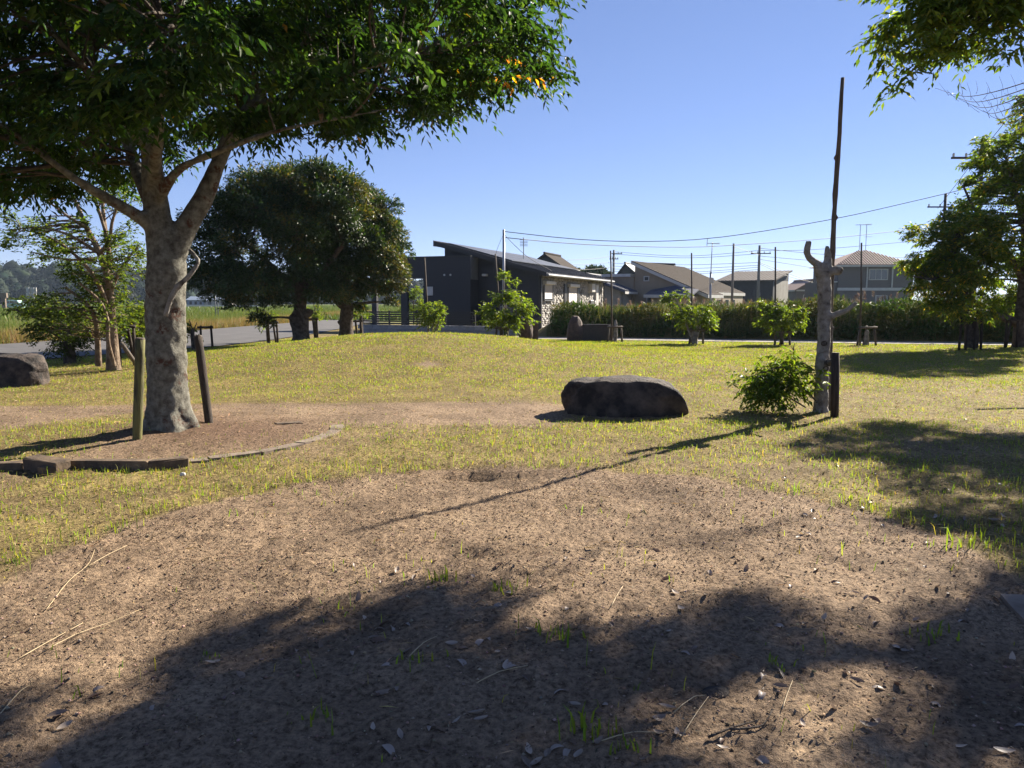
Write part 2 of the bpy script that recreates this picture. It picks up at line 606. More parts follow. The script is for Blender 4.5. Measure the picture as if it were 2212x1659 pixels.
# ------------------------------------------------------------------ leaves, blades, branches
def unit(a):
    return a / (np.linalg.norm(a, axis=1)[:, None] + 1e-9)


def leaf_arrays(base, d, n, L, W, fold=0.18):
    """folded lozenge leaves: 4 vertices, 2 triangles each"""
    d = unit(d); n = unit(n - d * np.sum(n * d, 1)[:, None])
    s = np.cross(d, n)
    L = np.asarray(L)[:, None]; W = np.asarray(W)[:, None]
    mid = base + d * L * 0.42
    a = mid + s * W * 0.5 + n * W * fold
    b = mid - s * W * 0.5 + n * W * fold
    tip = base + d * L - n * L * 0.10
    V = np.stack([base, a, tip, b], 1).reshape(-1, 3)
    k = np.arange(len(base))[:, None] * 4
    F = np.concatenate([k + np.array([0, 1, 2]), k + np.array([0, 2, 3])], 1).reshape(-1, 3)
    return V, F


def palette(n, cols, weights, jitter=0.22, g=rng):
    C = np.array(cols, float)[g.choice(len(cols), n, p=np.array(weights) / sum(weights))]
    return C * (1 + jitter * g.normal(size=(n, 1)).clip(-2, 2)) * (1 + 0.08 * g.normal(size=(n, 3)).clip(-2, 2))


def blades(pos, h, w, lean, g=rng, seg2=False, yaw=None):
    n = len(pos)
    yaw = g.uniform(0, 2 * np.pi, n) if yaw is None else yaw
    la = g.uniform(0, 2 * np.pi, n)
    lean = np.minimum(lean * np.abs(g.normal(size=n)), .97)
    s = np.stack([np.cos(yaw), np.sin(yaw), np.zeros(n)], 1) * (w / 2)[:, None]
    off = np.stack([np.cos(la), np.sin(la), np.zeros(n)], 1) * (lean * h)[:, None]
    up = np.array([0, 0, 1.0])
    tip = pos + off + up * (h * np.sqrt(np.clip(1 - lean ** 2, 0.08, 1)))[:, None]
    if not seg2:
        V = np.stack([pos - s, pos + s, tip], 1).reshape(-1, 3)
        F = np.arange(3 * n).reshape(-1, 3)
        return V, F, 3
    mid = pos + off * 0.32 + up * (h * 0.62)[:, None]
    V = np.stack([pos - s, pos + s, mid + s * 0.75, tip, mid - s * 0.75], 1).reshape(-1, 3)
    k = np.arange(n)[:, None] * 5
    F = np.concatenate([k + np.array([0, 1, 2]), k + np.array([0, 2, 4]), k + np.array([4, 2, 3])], 1).reshape(-1, 3)
    return V, F, 5


class Skeleton:
    def __init__(self):
        self.P = np.zeros((0, 3)); self.Rr = np.zeros(0); self.V = []; self.F = []; self.nv = 0

    def limb(self, rows, step=0.12, seg=7, keep=True):
        """rows: x y z r"""
        C = curve_pts(np.array(rows, float), step)
        if keep:
            V, F, caps = tube(C[:, :3], C[:, 3], seg)
            self.V.append(V); self.F.append(F + self.nv); self.nv += len(V)
        self.P = np.concatenate([self.P, C[:, :3]]); self.Rr = np.concatenate([self.Rr, C[:, 3]])
        return C

    def reach(self, tips, axis, g, seg=4, rise=0.12, rmax=0.02, rtip=0.004):
        """grow a branch to every tip from the nearest wood that lies nearer the axis"""
        order = np.argsort(np.linalg.norm(tips - axis, axis=1))
        for i in order:
            t = tips[i]
            da = np.linalg.norm(t - axis)
            dd = np.linalg.norm(self.P - t, axis=1)
            inner = np.linalg.norm(self.P - axis, axis=1) < da + 0.05
            cost = np.where(inner, dd, dd + 5) + 0.06 / (self.Rr + 0.02)
            k = int(np.argmin(cost))
            p, L = self.P[k], dd[k]
            if L < 0.05:
                continue
            c = (p + t) / 2 + np.array([0, 0, rise * L]) + g.normal(size=3) * 0.07 * L
            n = max(3, int(L / 0.22))
            s = np.linspace(0, 1, n + 1)[:, None]
            Q = (1 - s) ** 2 * p + 2 * s * (1 - s) * c + s ** 2 * t
            r0 = min(self.Rr[k] * 0.7, rtip + rmax * min(1, L / 1.6))
            r = r0 + (rtip - r0) * s[:, 0]
            V, F, _ = tube(Q, r, seg)
            self.V.append(V); self.F.append(F + self.nv); self.nv += len(V)
            self.P = np.concatenate([self.P, Q[1:]]); self.Rr = np.concatenate([self.Rr, r[1:]])

    def arrays(self):
        return np.concatenate(self.V), np.concatenate(self.F)


def sprays(tips, out, g, twigs=12, tlen=(0.25, 0.5), per=11, llen=0.08, lwid=0.027, droop=0.5, flat=0.3, back=0.25):
    """leafy twigs fanning out round each tip; returns leaf arrays"""
    T = len(tips) * twigs
    c = np.repeat(tips, twigs, 0); o = np.repeat(out, twigs, 0)
    d = g.normal(size=(T, 3)); d[:, 2] *= flat
    d = unit(unit(d) + o * g.uniform(0.2, 1.0, (T, 1)))
    L = g.uniform(*tlen, T)
    c = c - d * (L * back)[:, None] + g.normal(size=(T, 3)) * np.array([.09, .09, .06])
    t = (np.arange(per) + 0.5) / per
    B = c[:, None, :] + d[:, None, :] * (L[:, None] * t[None])[..., None]
    B[..., 2] -= droop * 0.55 * (L[:, None] * t[None] ** 2)
    B = B.reshape(-1, 3)
    n = len(B)
    dd = np.repeat(d, per, 0)
    side = unit(np.cross(dd, np.array([0, 0, 1.0])) + g.normal(size=(n, 3)) * 0.15)
    sg = np.tile(np.where(np.arange(per) % 2, 1, -1), T)[:, None]
    ld = dd * 0.55 + side * sg * 0.75 + np.array([0, 0, -1.0]) * (droop * g.uniform(0.3, 1.6, (n, 1))) + g.normal(size=(n, 3)) * 0.18
    nn = np.array([0, 0, 1.0]) + g.normal(size=(n, 3)) * 0.45 + 0.3 * side * sg
    sz = g.uniform(0.6, 1.3, n)
    return B, unit(ld), nn, llen * sz, lwid * sz


def crown_object(name, arr, cols, w, m, parent, keep=None, jitter=0.22, fold=0.18):
    B, d, n, L, W = arr
    if keep is not None:
        B, d, n, L, W = B[keep], d[keep], n[keep], L[keep], W[keep]
    V, F = leaf_arrays(B, d, n, L, W, fold)
    T = np.repeat(palette(len(B), cols, w, jitter).clip(0.003, 0.9), 4, 0)
    o = np_obj(name, V, F, m, parent, False, T)
    return o


def single_leaf_meshes(cols, m, k=4, L=0.08, W=0.027, name='leaf'):
    out = []
    for i in range(k):
        s = L
        V = np.array([(0, 0, 0), (0.30 * s, W * .44, W * .14), (0.62 * s, W * .40, W * .10), (s, 0, -0.1 * s), (0.62 * s, -W * .40, W * .10), (0.30 * s, -W * .44, W * .14), (0.45 * s, 0, -.01 * s)])
        F = np.array([(0, 1, 6), (1, 2, 6), (2, 3, 6), (3, 4, 6), (4, 5, 6), (5, 0, 6)])
        c = np.tile(np.array(cols[i % len(cols)]) * (0.85 + 0.1 * i), (7, 1))
        out.append(np_mesh(name, V, F, m, False, c))
    return out


def put_leaf_objects(arr, idx, meshes, parent, L0, name='leaf'):
    B, d, n, L, W = arr
    loc = np.array(parent.location)
    for j, i in enumerate(idx):
        x = Vector(d[i]).normalized()
        nn = Vector(n[i]); z = (nn - x * nn.dot(x)).normalized()
        y = z.cross(x)
        o = bpy.data.objects.new(name, meshes[j % len(meshes)])
        Mx = Matrix((x, y, z)).transposed().to_4x4()
        s = L[i] / L0
        o.matrix_local = Matrix.Translation(Vector(B[i] - loc)) @ Mx @ Matrix.Scale(float(s), 4)
        COL.objects.link(o)
        o.parent = parent


def remesh(V, F, voxel, smooth_it=3):
    me = np_mesh('tmp', V, F, None)
    o = bpy.data.objects.new('tmp', me); COL.objects.link(o)
    md = o.modifiers.new('r', 'REMESH'); md.mode = 'VOXEL'; md.voxel_size = voxel
    ms = o.modifiers.new('s', 'SMOOTH'); ms.iterations = smooth_it; ms.factor = 0.5
    dg = bpy.context.evaluated_depsgraph_get()
    ev = o.evaluated_get(dg).to_mesh()
    n = len(ev.vertices)
    P = np.zeros(n * 3, np.float32); ev.vertices.foreach_get('co', P); P = P.reshape(-1, 3).astype(float)
    Nn = np.zeros(n * 3, np.float32); ev.vertices.foreach_get('normal', Nn); Nn = Nn.reshape(-1, 3)
    q = np.zeros(len(ev.loops), np.int32); ev.loops.foreach_get('vertex_index', q)
    Fq = q.reshape(-1, 4)
    bpy.data.objects.remove(o)
    return P, Nn, Fq


def closed_tubes(rows_list, step, seg):
    Vs, Fs, nv = [], [], 0
    for rows in rows_list:
        C = curve_pts(np.array(rows, float), step)
        V, F, caps = tube(C[:, :3], C[:, 3], seg)
        Vc = np.concatenate([V, C[:1, :3], C[-1:, :3]])
        a = len(V); m0 = len(C) - 1
        capf = [(a, (k + 1) % seg, k, k) for k in range(seg)] + [(a + 1, m0 * seg + k, m0 * seg + (k + 1) % seg, m0 * seg + (k + 1) % seg) for k in range(seg)]
        F3 = np.concatenate([F[:, [0, 1, 2]], F[:, [0, 2, 3]], np.array(capf)[:, :3]])
        Vs.append(Vc); Fs.append(F3 + nv); nv += len(Vc)
    return np.concatenate(Vs), np.concatenate(Fs)


def px(rows):
    """rows (u, v, Y, r) -> x y z r"""
    return [(*at(u, v, Y), r) for u, v, Y, r in rows]


# ------------------------------------------------------------------ the big tree on the left
def big_tree():
    g = np.random.default_rng(11)
    b = ground(364, 922)
    root = thing('broadleaf_tree', 'large spreading tree with flaking grey trunk, broad dark crown and forked limbs', 'tree', b)
    y = b[1]
    L = []
    L.append(px([(366, 938, y, .36), (366, 915, y, .315), (363, 880, y, .268), (360, 800, y, .248), (358, 700, y, .242), (358, 620, y, .24), (360, 575, y, .245), (352, 530, y, .20), (342, 480, y, .17), (334, 420, y, .15), (328, 350, y - .05, .125), (320, 270, y - .1, .10), (300, 170, y - .1, .075), (284, 40, y - .1, .05), (275, -110, y - .1, .03)]))
    L.append(px([(350, 520, y, .10), (322, 483, y - .1, .095), (290, 462, y - .2, .078), (223, 424, y - .4, .062), (159, 384, y - .6, .05), (80, 325, y - .8, .036), (-10, 262, y - .9, .026), (-120, 215, y - 1.0, .014)]))
    L.append(px([(340, 470, y + .05, .10), (305, 390, y + .3, .09), (272, 300, y + .7, .07), (220, 180, y + 1.1, .05), (160, 60, y + 1.5, .032), (110, -60, y + 1.8, .018)]))
    L.append(px([(340, 430, y - .05, .09), (364, 394, y - .3, .062), (390, 364, y - .4, .05), (454, 334, y - .6, .042), (595, 284, y - .9, .032), (760, 250, y - 1.1, .022), (900, 226, y - 1.2, .012)]))
    L.append(px([(362, 600, y, .16), (376, 552, y, .15), (404, 488, y + .05, .138), (440, 428, y + .1, .122), (466, 366, y + .15, .10), (500, 290, y + .2, .085), (560, 200, y + .3, .062), (640, 110, y + .4, .046), (760, 10, y + .5, .03), (870, -80, y + .6, .016)]))
    L.append(px([(494, 305, y + .2, .07), (600, 245, y + .6, .05), (760, 190, y + 1.1, .036), (930, 155, y + 1.4, .022), (1090, 145, y + 1.5, .010)]))
    L.append(px([(332, 400, y - .1, .10), (338, 320, y - .7, .072), (350, 200, y - 1.4, .052), (380, 40, y - 2.0, .032), (420, -100, y - 2.4, .016)]))
    L.append(px([(325, 340, y - .05, .07), (250, 230, y - .8, .05), (150, 110, y - 1.4, .034), (40, 20, y - 1.8, .018)]))
    L.append(px([(540, 225, y + .3, .05), (660, 200, y - .3, .036), (820, 140, y - .8, .024), (1010, 100, y - 1.0, .012)]))
    L = [[(x, y_, z, r * .86) for x, y_, z, r in l] for l in L]
    V, F = closed_tubes(L, 0.10, 14)
    P, Nn, Fq = remesh(V, F, 0.026, 4)
    low = 1 - sstep(0.9, 2.4, P[:, 2])
    plates = noise3(P, 7.0, 3, 3) * 0.020 + np.abs(noise3(P, 22.0, 8, 2)) * 0.011
    flare = np.sin(np.arctan2(P[:, 1] - b[1], P[:, 0] - b[0]) * 5 + 0.6) * 0.035 * (1 - sstep(0.0, 0.45, P[:, 2] - b[2]))
    thick = sstep(0.06, 0.2, np.ones(len(P)) * 0.2)
    P = P + Nn * (plates * (0.35 + 0.65 * low) * thick + flare)[:, None]
    P[:, 2] = np.maximum(P[:, 2], b[2] - 0.10)
    np_obj('trunk', P, Fq, M['bark_big'], root, True)
    # dead crooked branch hooked over the fork
    dead = MB()
    C = curve_pts(np.array(px([(410, 540, y - .12, .018), (424, 556, y - .2, .019), (428, 568, y - .25, .021), (405, 600, y - .3, .026), (385, 618, y - .3, .03), (368, 648, y - .31, .029), (358, 682, y - .31, .024)])), 0.05)
    dead.tube(C[:, :3], C[:, 3] * (1 + 0.1 * g.normal(size=len(C))), 8)
    o = dead.at_parent(root).build('dead_branch', M['bark_dead'], root, True)
    o['label'] = 'bare crooked dead branch hanging down the trunk from the fork'
    sk = Skeleton()
    for l in L:
        sk.limb(l, 0.15, 6, keep=False)
    # crown: tips in a broad flat dome
    tips = []
    cx, cy = b[0] + 0.05, b[1]
    while len(tips) < 860:
        r = 4.25 * math.sqrt(g.uniform(0.02, 1)); th = g.uniform(0, 2 * np.pi)
        x, yy = cx + r * math.cos(th), cy + r * math.sin(th)
        if yy < 4.6:
            continue
        bot = 1.80 + 0.10 * (r / 4.3) ** 2 + 0.50 * float(sstep(2.2, 4.25, r)) * (1 if x > cx else 0.2) - 0.70 * float(1 - sstep(-5.6, -4.3, x))
        bot = 1.5 + bot * yy / 9.0 * (1.0 if yy > 9 else 1.02) * 1.06
        top = 4.7 + 3.4 * math.sqrt(max(0.0, 1 - (r / 4.4) ** 2))
        top = max(top, bot + 0.5)
        z = bot + (top - bot) * g.uniform(0, 1) ** (1.25)
        # layered: gather near a few tiers
        tips.append((x, yy, z))
    tips = np.array(tips)
    axis = np.array([cx, cy, 3.6])
    sk.reach(tips, axis, g, 4, 0.10, 0.022, 0.004)
    bv, bf = sk.arrays()
    np_obj('branch_wood', bv, bf, M['bark_dark'], root, True)
    out = unit((tips - axis) * np.array([1, 1, 0.35]))
    arr = sprays(tips, out, g, 18, (0.28, 0.62), 12, 0.102, 0.037, 0.62, 0.33, 0.35)
    B = arr[0]
    # leaves close to the eye that show large become leaves of their own
    Yd = B[:, 1]
    uu = 1106 + FOC * B[:, 0] / Yd; vv = 829.5 - FOC * np.tan(np.arctan2(B[:, 2] - 1.5, Yd) + PITCH)
    cand = np.where((uu > 20) & (uu < 1215) & (vv > 10) & (vv < 420) & (Yd < 9.2))[0]
    own = cand[np.argsort(Yd[cand] + g.normal(size=len(cand)) * 1.2)[:280]]
    keep = np.ones(len(B), bool); keep[own] = False
    cols = [(0.012, 0.032, 0.012), (0.019, 0.045, 0.014), (0.036, 0.066, 0.014), (0.16, 0.10, 0.015)]
    wts = [0.5, 0.36, 0.138, 0.002]
    o = crown_object('crown', arr, cols, wts, M['leaf'], root, keep)
    stuff(o)
    lm = single_leaf_meshes(cols[:3], M['leaf'], 6, 0.085, 0.026)
    put_leaf_objects(arr, own, lm, root, 0.085)
    # one turning spray at the right edge
    yt = np.array([at(1075, 150, 8.0), at(1105, 140, 8.0)])
    a2 = sprays(yt, np.array([[1, 0, 0], [1, 0, .1]]), g, 2, (0.3, 0.4), 9, 0.10, 0.032, 0.5, 0.2, 0.3)
    c = crown_object('turning_leaf_spray', a2, [(0.45, 0.20, 0.03), (0.40, 0.12, 0.04)], [.6, .4], M['leaf'], root)
    stuff(c)
    c['label'] = 'small spray of orange turning leaves'


big_tree()


# ------------------------------------------------------------------ two dark evergreens behind the mound's left side
def lobe_tree(name, label, base_uv, Y, stems, lobes, n_leaves, leaf, cols, wts, m, bark, g, group=None, top_cols=None, top_w=None, extra=None, wood=True, gap=0.0):
    b = at(*base_uv, Y); b[2] = float(gz(b[0], b[1]))
    root = thing(name, label, 'tree', b, 0, group)
    sk = Skeleton()
    for s in stems:
        sk.limb(s, 0.12, 9)
    if extra:
        extra(sk, b)
    Lb = np.array(lobes)                       # x y z rx ry rz (world)
    if wood:
        sk.reach(Lb[:, :3] + g.normal(size=(len(Lb), 3)) * 0.1, b + np.array([0, 0, 1.0]), g, 5, 0.1, 0.05, 0.015)
    bv, bf = sk.arrays()
    np_obj('trunk', bv, bf, bark, root, True)
    vol = (Lb[:, 3] * Lb[:, 4] + Lb[:, 3] * Lb[:, 5] + Lb[:, 4] * Lb[:, 5])
    idx = g.choice(len(Lb), n_leaves, p=vol / vol.sum())
    dv = unit(g.normal(size=(n_leaves, 3)))
    dv[:, 2] = np.where(dv[:, 2] < -0.3, -dv[:, 2] * 0.6, dv[:, 2])
    rad = np.clip(1 - np.abs(g.normal(size=n_leaves)) * 0.22, 0.25, 1.0) + 0.26 * vnoise(dv[:, 0] * 5 + idx * 7.3, dv[:, 1] * 5 + dv[:, 2] * 4, 5)
    P = Lb[idx, :3] + dv * Lb[idx, 3:6] * rad[:, None]
    if gap:
        keep = noise3(P, 1.6, 77, 2) > -0.5 + gap
        P, dv = P[keep], dv[keep]
    P[:, 2] = np.maximum(P[:, 2], b[2] + 0.25)
    n = len(P)
    d = unit(dv + g.normal(size=(n, 3)) * 0.65 + np.array([0, 0, -0.25]))
    nn = dv * 0.7 + np.array([0, 0, 0.8]) + g.normal(size=(n, 3)) * 0.45
    sz = g.uniform(0.7, 1.25, n)
    V, F = leaf_arrays(P, d, nn, leaf[0] * sz, leaf[1] * sz)
    T = palette(n, cols, wts, 0.25, g)
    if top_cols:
        k = (dv[:, 2] * .8 + dv[:, 0] * .45 > 0.12) & (noise3(P, 1.3, 31, 2) > -0.02) & (g.random(n) < 0.55)  # bronze new growth, with sunlight on top and right put into its colour
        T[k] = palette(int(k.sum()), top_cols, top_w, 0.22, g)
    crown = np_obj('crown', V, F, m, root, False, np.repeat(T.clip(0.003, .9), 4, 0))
    stuff(crown)
    return root, sk


def dome_lobes(c, rad, n, lr, g, cut=-0.35):
    out = []
    for k in range(n):
        z = cut + (1 - cut) * (k + 0.5) / n
        a = k * 2.399963 + g.uniform(-.3, .3)
        q = math.sqrt(max(0, 1 - z * z))
        f = g.uniform(0.66, 0.92)
        p = np.array(c) + np.array([q * math.cos(a), q * math.sin(a), z]) * np.array(rad) * f
        s = g.uniform(0.6, 1.3) * lr
        out.append((*p, s, s, s * 0.78))
    return out


def evergreens():
    g = np.random.default_rng(21)
    cols = [(0.020, 0.042, 0.016), (0.030, 0.058, 0.018), (0.044, 0.066, 0.020)]
    wts = [0.5, 0.35, 0.15]
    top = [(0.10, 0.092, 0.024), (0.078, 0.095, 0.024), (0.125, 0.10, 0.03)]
    Y = 24.5
    sx = Y / FOC
    # left, larger
    b = at(650, 738, Y); b[2] = float(gz(b[0], b[1]))
    st = [px([(650, 742, Y, .34), (651, 728, Y, .27), (648, 705, Y, .27), (645, 690, Y, .29), (648, 672, Y, .20), (650, 640, Y, .18), (646, 590, Y, .2), (640, 500, Y, .13), (640, 420, Y, .07)]),
          px([(648, 690, Y - .1, .12), (632, 686, Y - .2, .14), (628, 684, Y - .2, .10)]),
          px([(655, 685, Y - .1, .12), (668, 674, Y - .1, .13), (671, 668, Y - .1, .09)]),
          px([(648, 650, Y, .15), (620, 610, Y, .12), (570, 560, Y, .08), (520, 520, Y, .05)]),
          px([(650, 640, Y, .15), (690, 590, Y, .11), (740, 530, Y, .07)]),
          px([(640, 655, Y - .3, .05), (655, 690, Y - .35, .05), (662, 702, Y - .3, .05)])]
    c = at(575, 555, Y)
    lob = dome_lobes((c[0], Y + .2, c[2] - 0.3), (2.35, 2.3, 2.9), 34, 0.86, g, -0.42)
    c2 = at(650, 470, Y)
    lob += dome_lobes((c2[0], Y, c2[2] - .2), (2.0, 2.0, 1.9), 20, 0.80, g, -0.4)
    for (u, v, r) in [(470, 640, .55), (520, 660, .55), (600, 655, .6), (700, 640, .6), (560, 690, .34), (448, 600, .5), (578, 700, .26)]:
        p = at(u, v, Y - .3); lob.append((*p, r, r, r * .8))
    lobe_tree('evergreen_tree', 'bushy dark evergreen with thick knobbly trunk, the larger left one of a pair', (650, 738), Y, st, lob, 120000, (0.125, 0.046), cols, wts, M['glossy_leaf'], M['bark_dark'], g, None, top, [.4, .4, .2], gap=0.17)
    Y2 = 26.5
    st = [px([(748, 730, Y2, .30), (748, 715, Y2, .24), (748, 690, Y2, .23), (750, 660, Y2, .22), (745, 620, Y2, .18), (742, 540, Y2, .10), (745, 470, Y2, .05)]),
          px([(744, 708, Y2, .07), (736, 698, Y2 - .1, .08), (732, 693, Y2 - .1, .07)]),
          px([(748, 668, Y2, .14), (728, 650, Y2, .12), (712, 630, Y2, .09)]),
          px([(750, 640, Y2, .14), (790, 590, Y2, .09), (820, 540, Y2, .05)])]
    c = at(770, 520, Y2)
    lob = dome_lobes((c[0], Y2, c[2] - .2), (1.45, 1.8, 2.2), 26, 0.72, g, -0.6)
    for (u, v, r) in [(820, 560, .6), (842, 590, .55), (858, 580, .38), (852, 560, .38), (800, 630, .6), (848, 628, .42), (845, 655, .26), (760, 640, .5), (812, 480, .5), (828, 520, .5), (776, 668, .3), (700, 620, .5)]:
        p = at(u, v, Y2); lob.append((*p, r, r, r * .8))
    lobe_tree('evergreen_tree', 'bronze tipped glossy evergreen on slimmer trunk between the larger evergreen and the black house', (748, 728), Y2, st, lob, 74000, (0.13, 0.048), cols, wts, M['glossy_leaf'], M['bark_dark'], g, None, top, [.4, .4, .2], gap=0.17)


evergreens()


# ------------------------------------------------------------------ smaller trees and bushes
def leafy(name, label, cat, base, stems, ell, ntips, g, twigs=8, tlen=(0.18, 0.4), per=9, llen=0.09, lwid=0.04, droop=0.45, cols=None, wts=None, bark=None, m=None, group=None, seg=6, own=0, shell=0.35, rmax=0.02, zmin=None, tipfn=None, extra_limbs=(), flat=0.5):
    root = thing(name, label, cat, base, 0, group)
    sk = Skeleton()
    for s in stems:
        sk.limb(s, 0.10, seg)
    for s in extra_limbs:
        sk.limb(s, 0.08, 4)
    tips = []
    E = np.array(ell, float)                  # list of ellipsoids x y z rx ry rz
    vol = np.prod(E[:, 3:], 1)
    while len(tips) < ntips:
        e = E[g.choice(len(E), p=vol / vol.sum())]
        d = g.normal(size=3); d /= np.linalg.norm(d)
        p = e[:3] + d * e[3:] * g.uniform(shell, 1) ** 0.6
        if zmin is not None and p[2] < zmin:
            continue
        if tipfn and not tipfn(p):
            continue
        tips.append(p)
    tips = np.array(tips)
    c = (E[:, :3] * vol[:, None]).sum(0) / vol.sum()
    axis = np.array([base[0], base[1], base[2] + 0.3 * (c[2] - base[2])])
    sk.reach(tips, axis, g, 4, 0.1, rmax, 0.004)
    bv, bf = sk.arrays()
    np_obj('trunk', bv, bf, bark or M['bark_dark'], root, True)
    out = unit((tips - c) * np.array([1, 1, 0.6]))
    arr = sprays(tips, out, g, twigs, tlen, per, llen, lwid, droop, flat, 0.3)
    cols = cols or [(0.05, 0.09, 0.016), (0.075, 0.12, 0.02), (0.10, 0.15, 0.025)]
    wts = wts or [0.4, 0.4, 0.2]
    keep = None
    if own:
        order = np.argsort(arr[0][:, 1])
        sel = order[:own * 3:3]
        keep = np.ones(len(arr[0]), bool); keep[sel] = False
        lm = single_leaf_meshes(cols, m or M['leaf'], 4, llen, lwid)
        put_leaf_objects(arr, sel, lm, root, llen)
    o = crown_object('foliage' if cat == 'bush' else 'crown', arr, cols, wts, m or M['leaf'], root, keep)
    stuff(o)
    return root


GREEN = [(0.050, 0.084, 0.014), (0.070, 0.11, 0.017), (0.098, 0.138, 0.022)]


def ell_px(u0, u1, v0, v1, Y, ry=None):
    c = at((u0 + u1) / 2, (v0 + v1) / 2, Y)
    rx = (u1 - u0) / 2 * Y / FOC; rz = (v1 - v0) / 2 * Y / FOC
    return (*c, rx, ry or rx, rz)


def young_trees():
    g = np.random.default_rng(31)
    spots = [
        ('small young tree with pale stem on the mound in front of the dark wall', 930, 27.5, (908, 962, 648, 712), 26, 0.10, None),
        ('bushy young tree with pointed top beside the steel pole and the black house', 1092, 28.0, (1042, 1150, 630, 712), 60, 0.12, (1075, 1112, 585, 650)),
        ('wide young tree on a thick stub in front of the beige house', 1502, 27.0, (1450, 1548, 655, 704), 40, 0.12, (1428, 1500, 622, 672)),
        ('light green young tree near the bush and dead trunk, before the weeds', 1694, 26.3, (1648, 1742, 660, 712), 44, 0.12, (1640, 1690, 640, 664)),
    ]
    for i, (lab, u, Y, e, nt, ll, e2) in enumerate(spots):
        x = at(u, 700, Y)
        b = np.array([x[0], Y, float(gz(x[0], Y))])
        E = [ell_px(*e, Y)]
        if e2:
            E.append(ell_px(*e2, Y, 0.3))
        st = []
        for k in range(3):
            tp = np.array(E[k % len(E)][:3]) + g.normal(size=3) * np.array([.25, .2, .1])
            md = (b + tp) / 2 + g.normal(size=3) * 0.08
            s0 = b + np.array([g.uniform(-.05, .05), g.uniform(-.05, .05), -0.05])
            st.append([(*s0, .05), (*md, .03), (*tp, .012)])
        if i == 2:
            st.append([(*(b - np.array([0, 0, .1])), .12), (*(b + np.array([0, 0, .3])), .10), (*(b + np.array([.02, 0, .6])), .08), (*(b + np.array([.05, 0, .9])), .035)])
        leafy('young_tree', lab, 'young tree', b, st, E, nt, g, 9, (0.2, 0.42), 9, ll, ll * 0.5, 0.5, GREEN, [.35, .4, .25], M['bark_dead'] if i in (0, 2) else M['bark_dark'], None, 'young trees along the far edge of the lawn', rmax=0.015)
    # pale flowering-type tree at the left: several bare smooth stems
    Y = 15.6
    b = ground(246, 800)
    Y = b[1]
    st = [px([(246, 806, Y, .16), (244, 770, Y, .13), (240, 690, Y, .10), (232, 600, Y, .08), (215, 545, Y, .065), (186, 490, Y + .1, .05), (160, 430, Y + .2, .035), (120, 380, Y + .3, .02)]),
          px([(232, 620, Y, .06), (236, 560, Y + .2, .055), (228, 500, Y + .3, .045), (222, 440, Y + .4, .035), (226, 380, Y + .5, .02)]),
          px([(215, 548, Y, .05), (236, 520, Y - .2, .035), (242, 480, Y - .3, .03), (256, 440, Y - .3, .02)]),
          px([(238, 680, Y, .05), (205, 600, Y - .4, .04), (150, 540, Y - .6, .028), (100, 510, Y - .7, .018)]),
          px([(236, 640, Y, .04), (262, 580, Y, .03), (300, 530, Y, .02)]),
          px([(192, 495, Y, .04), (150, 470, Y - .2, .028), (110, 440, Y - .3, .02), (60, 410, Y - .3, .012)]),
          px([(246, 790, Y - .15, .05), (234, 740, Y - .3, .04), (232, 690, Y - .3, .035), (215, 650, Y - .4, .028), (170, 610, Y - .6, .02)]),
          px([(210, 545, Y, .04), (150, 508, Y - .2, .028), (85, 492, Y - .3, .018), (15, 498, Y - .35, .010)]), px([(205, 560, Y, .035), (140, 560, Y - .3, .022), (70, 545, Y - .4, .012)]),
          px([(228, 500, Y, .035), (205, 430, Y + .1, .03), (190, 400, Y + .1, .02)]),
          px([(213, 790, Y + .5, .07), (211, 740, Y + .4, .06), (208, 700, Y + .2, .05), (190, 660, Y, .04), (140, 620, Y - .2, .025)])]
    E = [ell_px(110, 315, 480, 640, Y, 1.0), ell_px(0, 130, 460, 560, Y, .7), ell_px(60, 300, 620, 730, Y, .9), ell_px(190, 310, 400, 500, Y, .7)]
    leafy('crape_tree', 'slender multi stemmed tree with pale bark and airy leaves left of the big trunk', 'tree', b, st, E, 190, g, 8, (0.15, 0.34), 9, 0.066, 0.040, 0.1, [(0.036, 0.062, 0.015), (0.055, 0.085, 0.018), (0.090, 0.118, 0.022)], [.5, .38, .12], M['bark_pale'], None, None, seg=9, rmax=0.018, flat=0.6)
    # sprouting stump in front of the road, lower left
    b = ground(152, 786)
    Yb = b[1]
    st = [px([(152, 792, Yb, .17), (150, 760, Yb, .14), (148, 715, Yb, .13), (147, 690, Yb, .11)]),
          px([(150, 720, Yb, .04), (110, 700, Yb - .2, .03), (60, 680, Yb - .3, .02), (20, 665, Yb - .3, .012)]),
          px([(150, 740, Yb, .035), (115, 720, Yb - .3, .03), (80, 700, Yb - .4, .02)])]
    E = [ell_px(10, 150, 640, 690, Yb, .6), ell_px(60, 215, 670, 760, Yb, .7), ell_px(30, 95, 700, 735, Yb - .4, .3)]
    leafy('sprouting_tree', 'low leafy tree sprouting from a stout dark stump behind the left boulder', 'tree', b, st, E, 95, g, 7, (0.16, 0.34), 9, 0.075, 0.036, 0.25, [(0.022, 0.038, 0.010), (0.034, 0.055, 0.013), (0.060, 0.080, 0.018)], [.5, .35, .15], M['bark_dark'], None, None, rmax=0.018)
    # fresh green bush between pale tree and big trunk
    b = ground(292, 782)
    Yb = b[1] + 1.0
    b = np.array([at(292, 760, Yb)[0], Yb, 0.0])
    st = [[(*b, .03), (*at(285, 720, Yb), .02), (*at(280, 680, Yb), .01)], [(*b, .03), (*at(300, 720, Yb), .02), (*at(305, 670, Yb), .01)]]
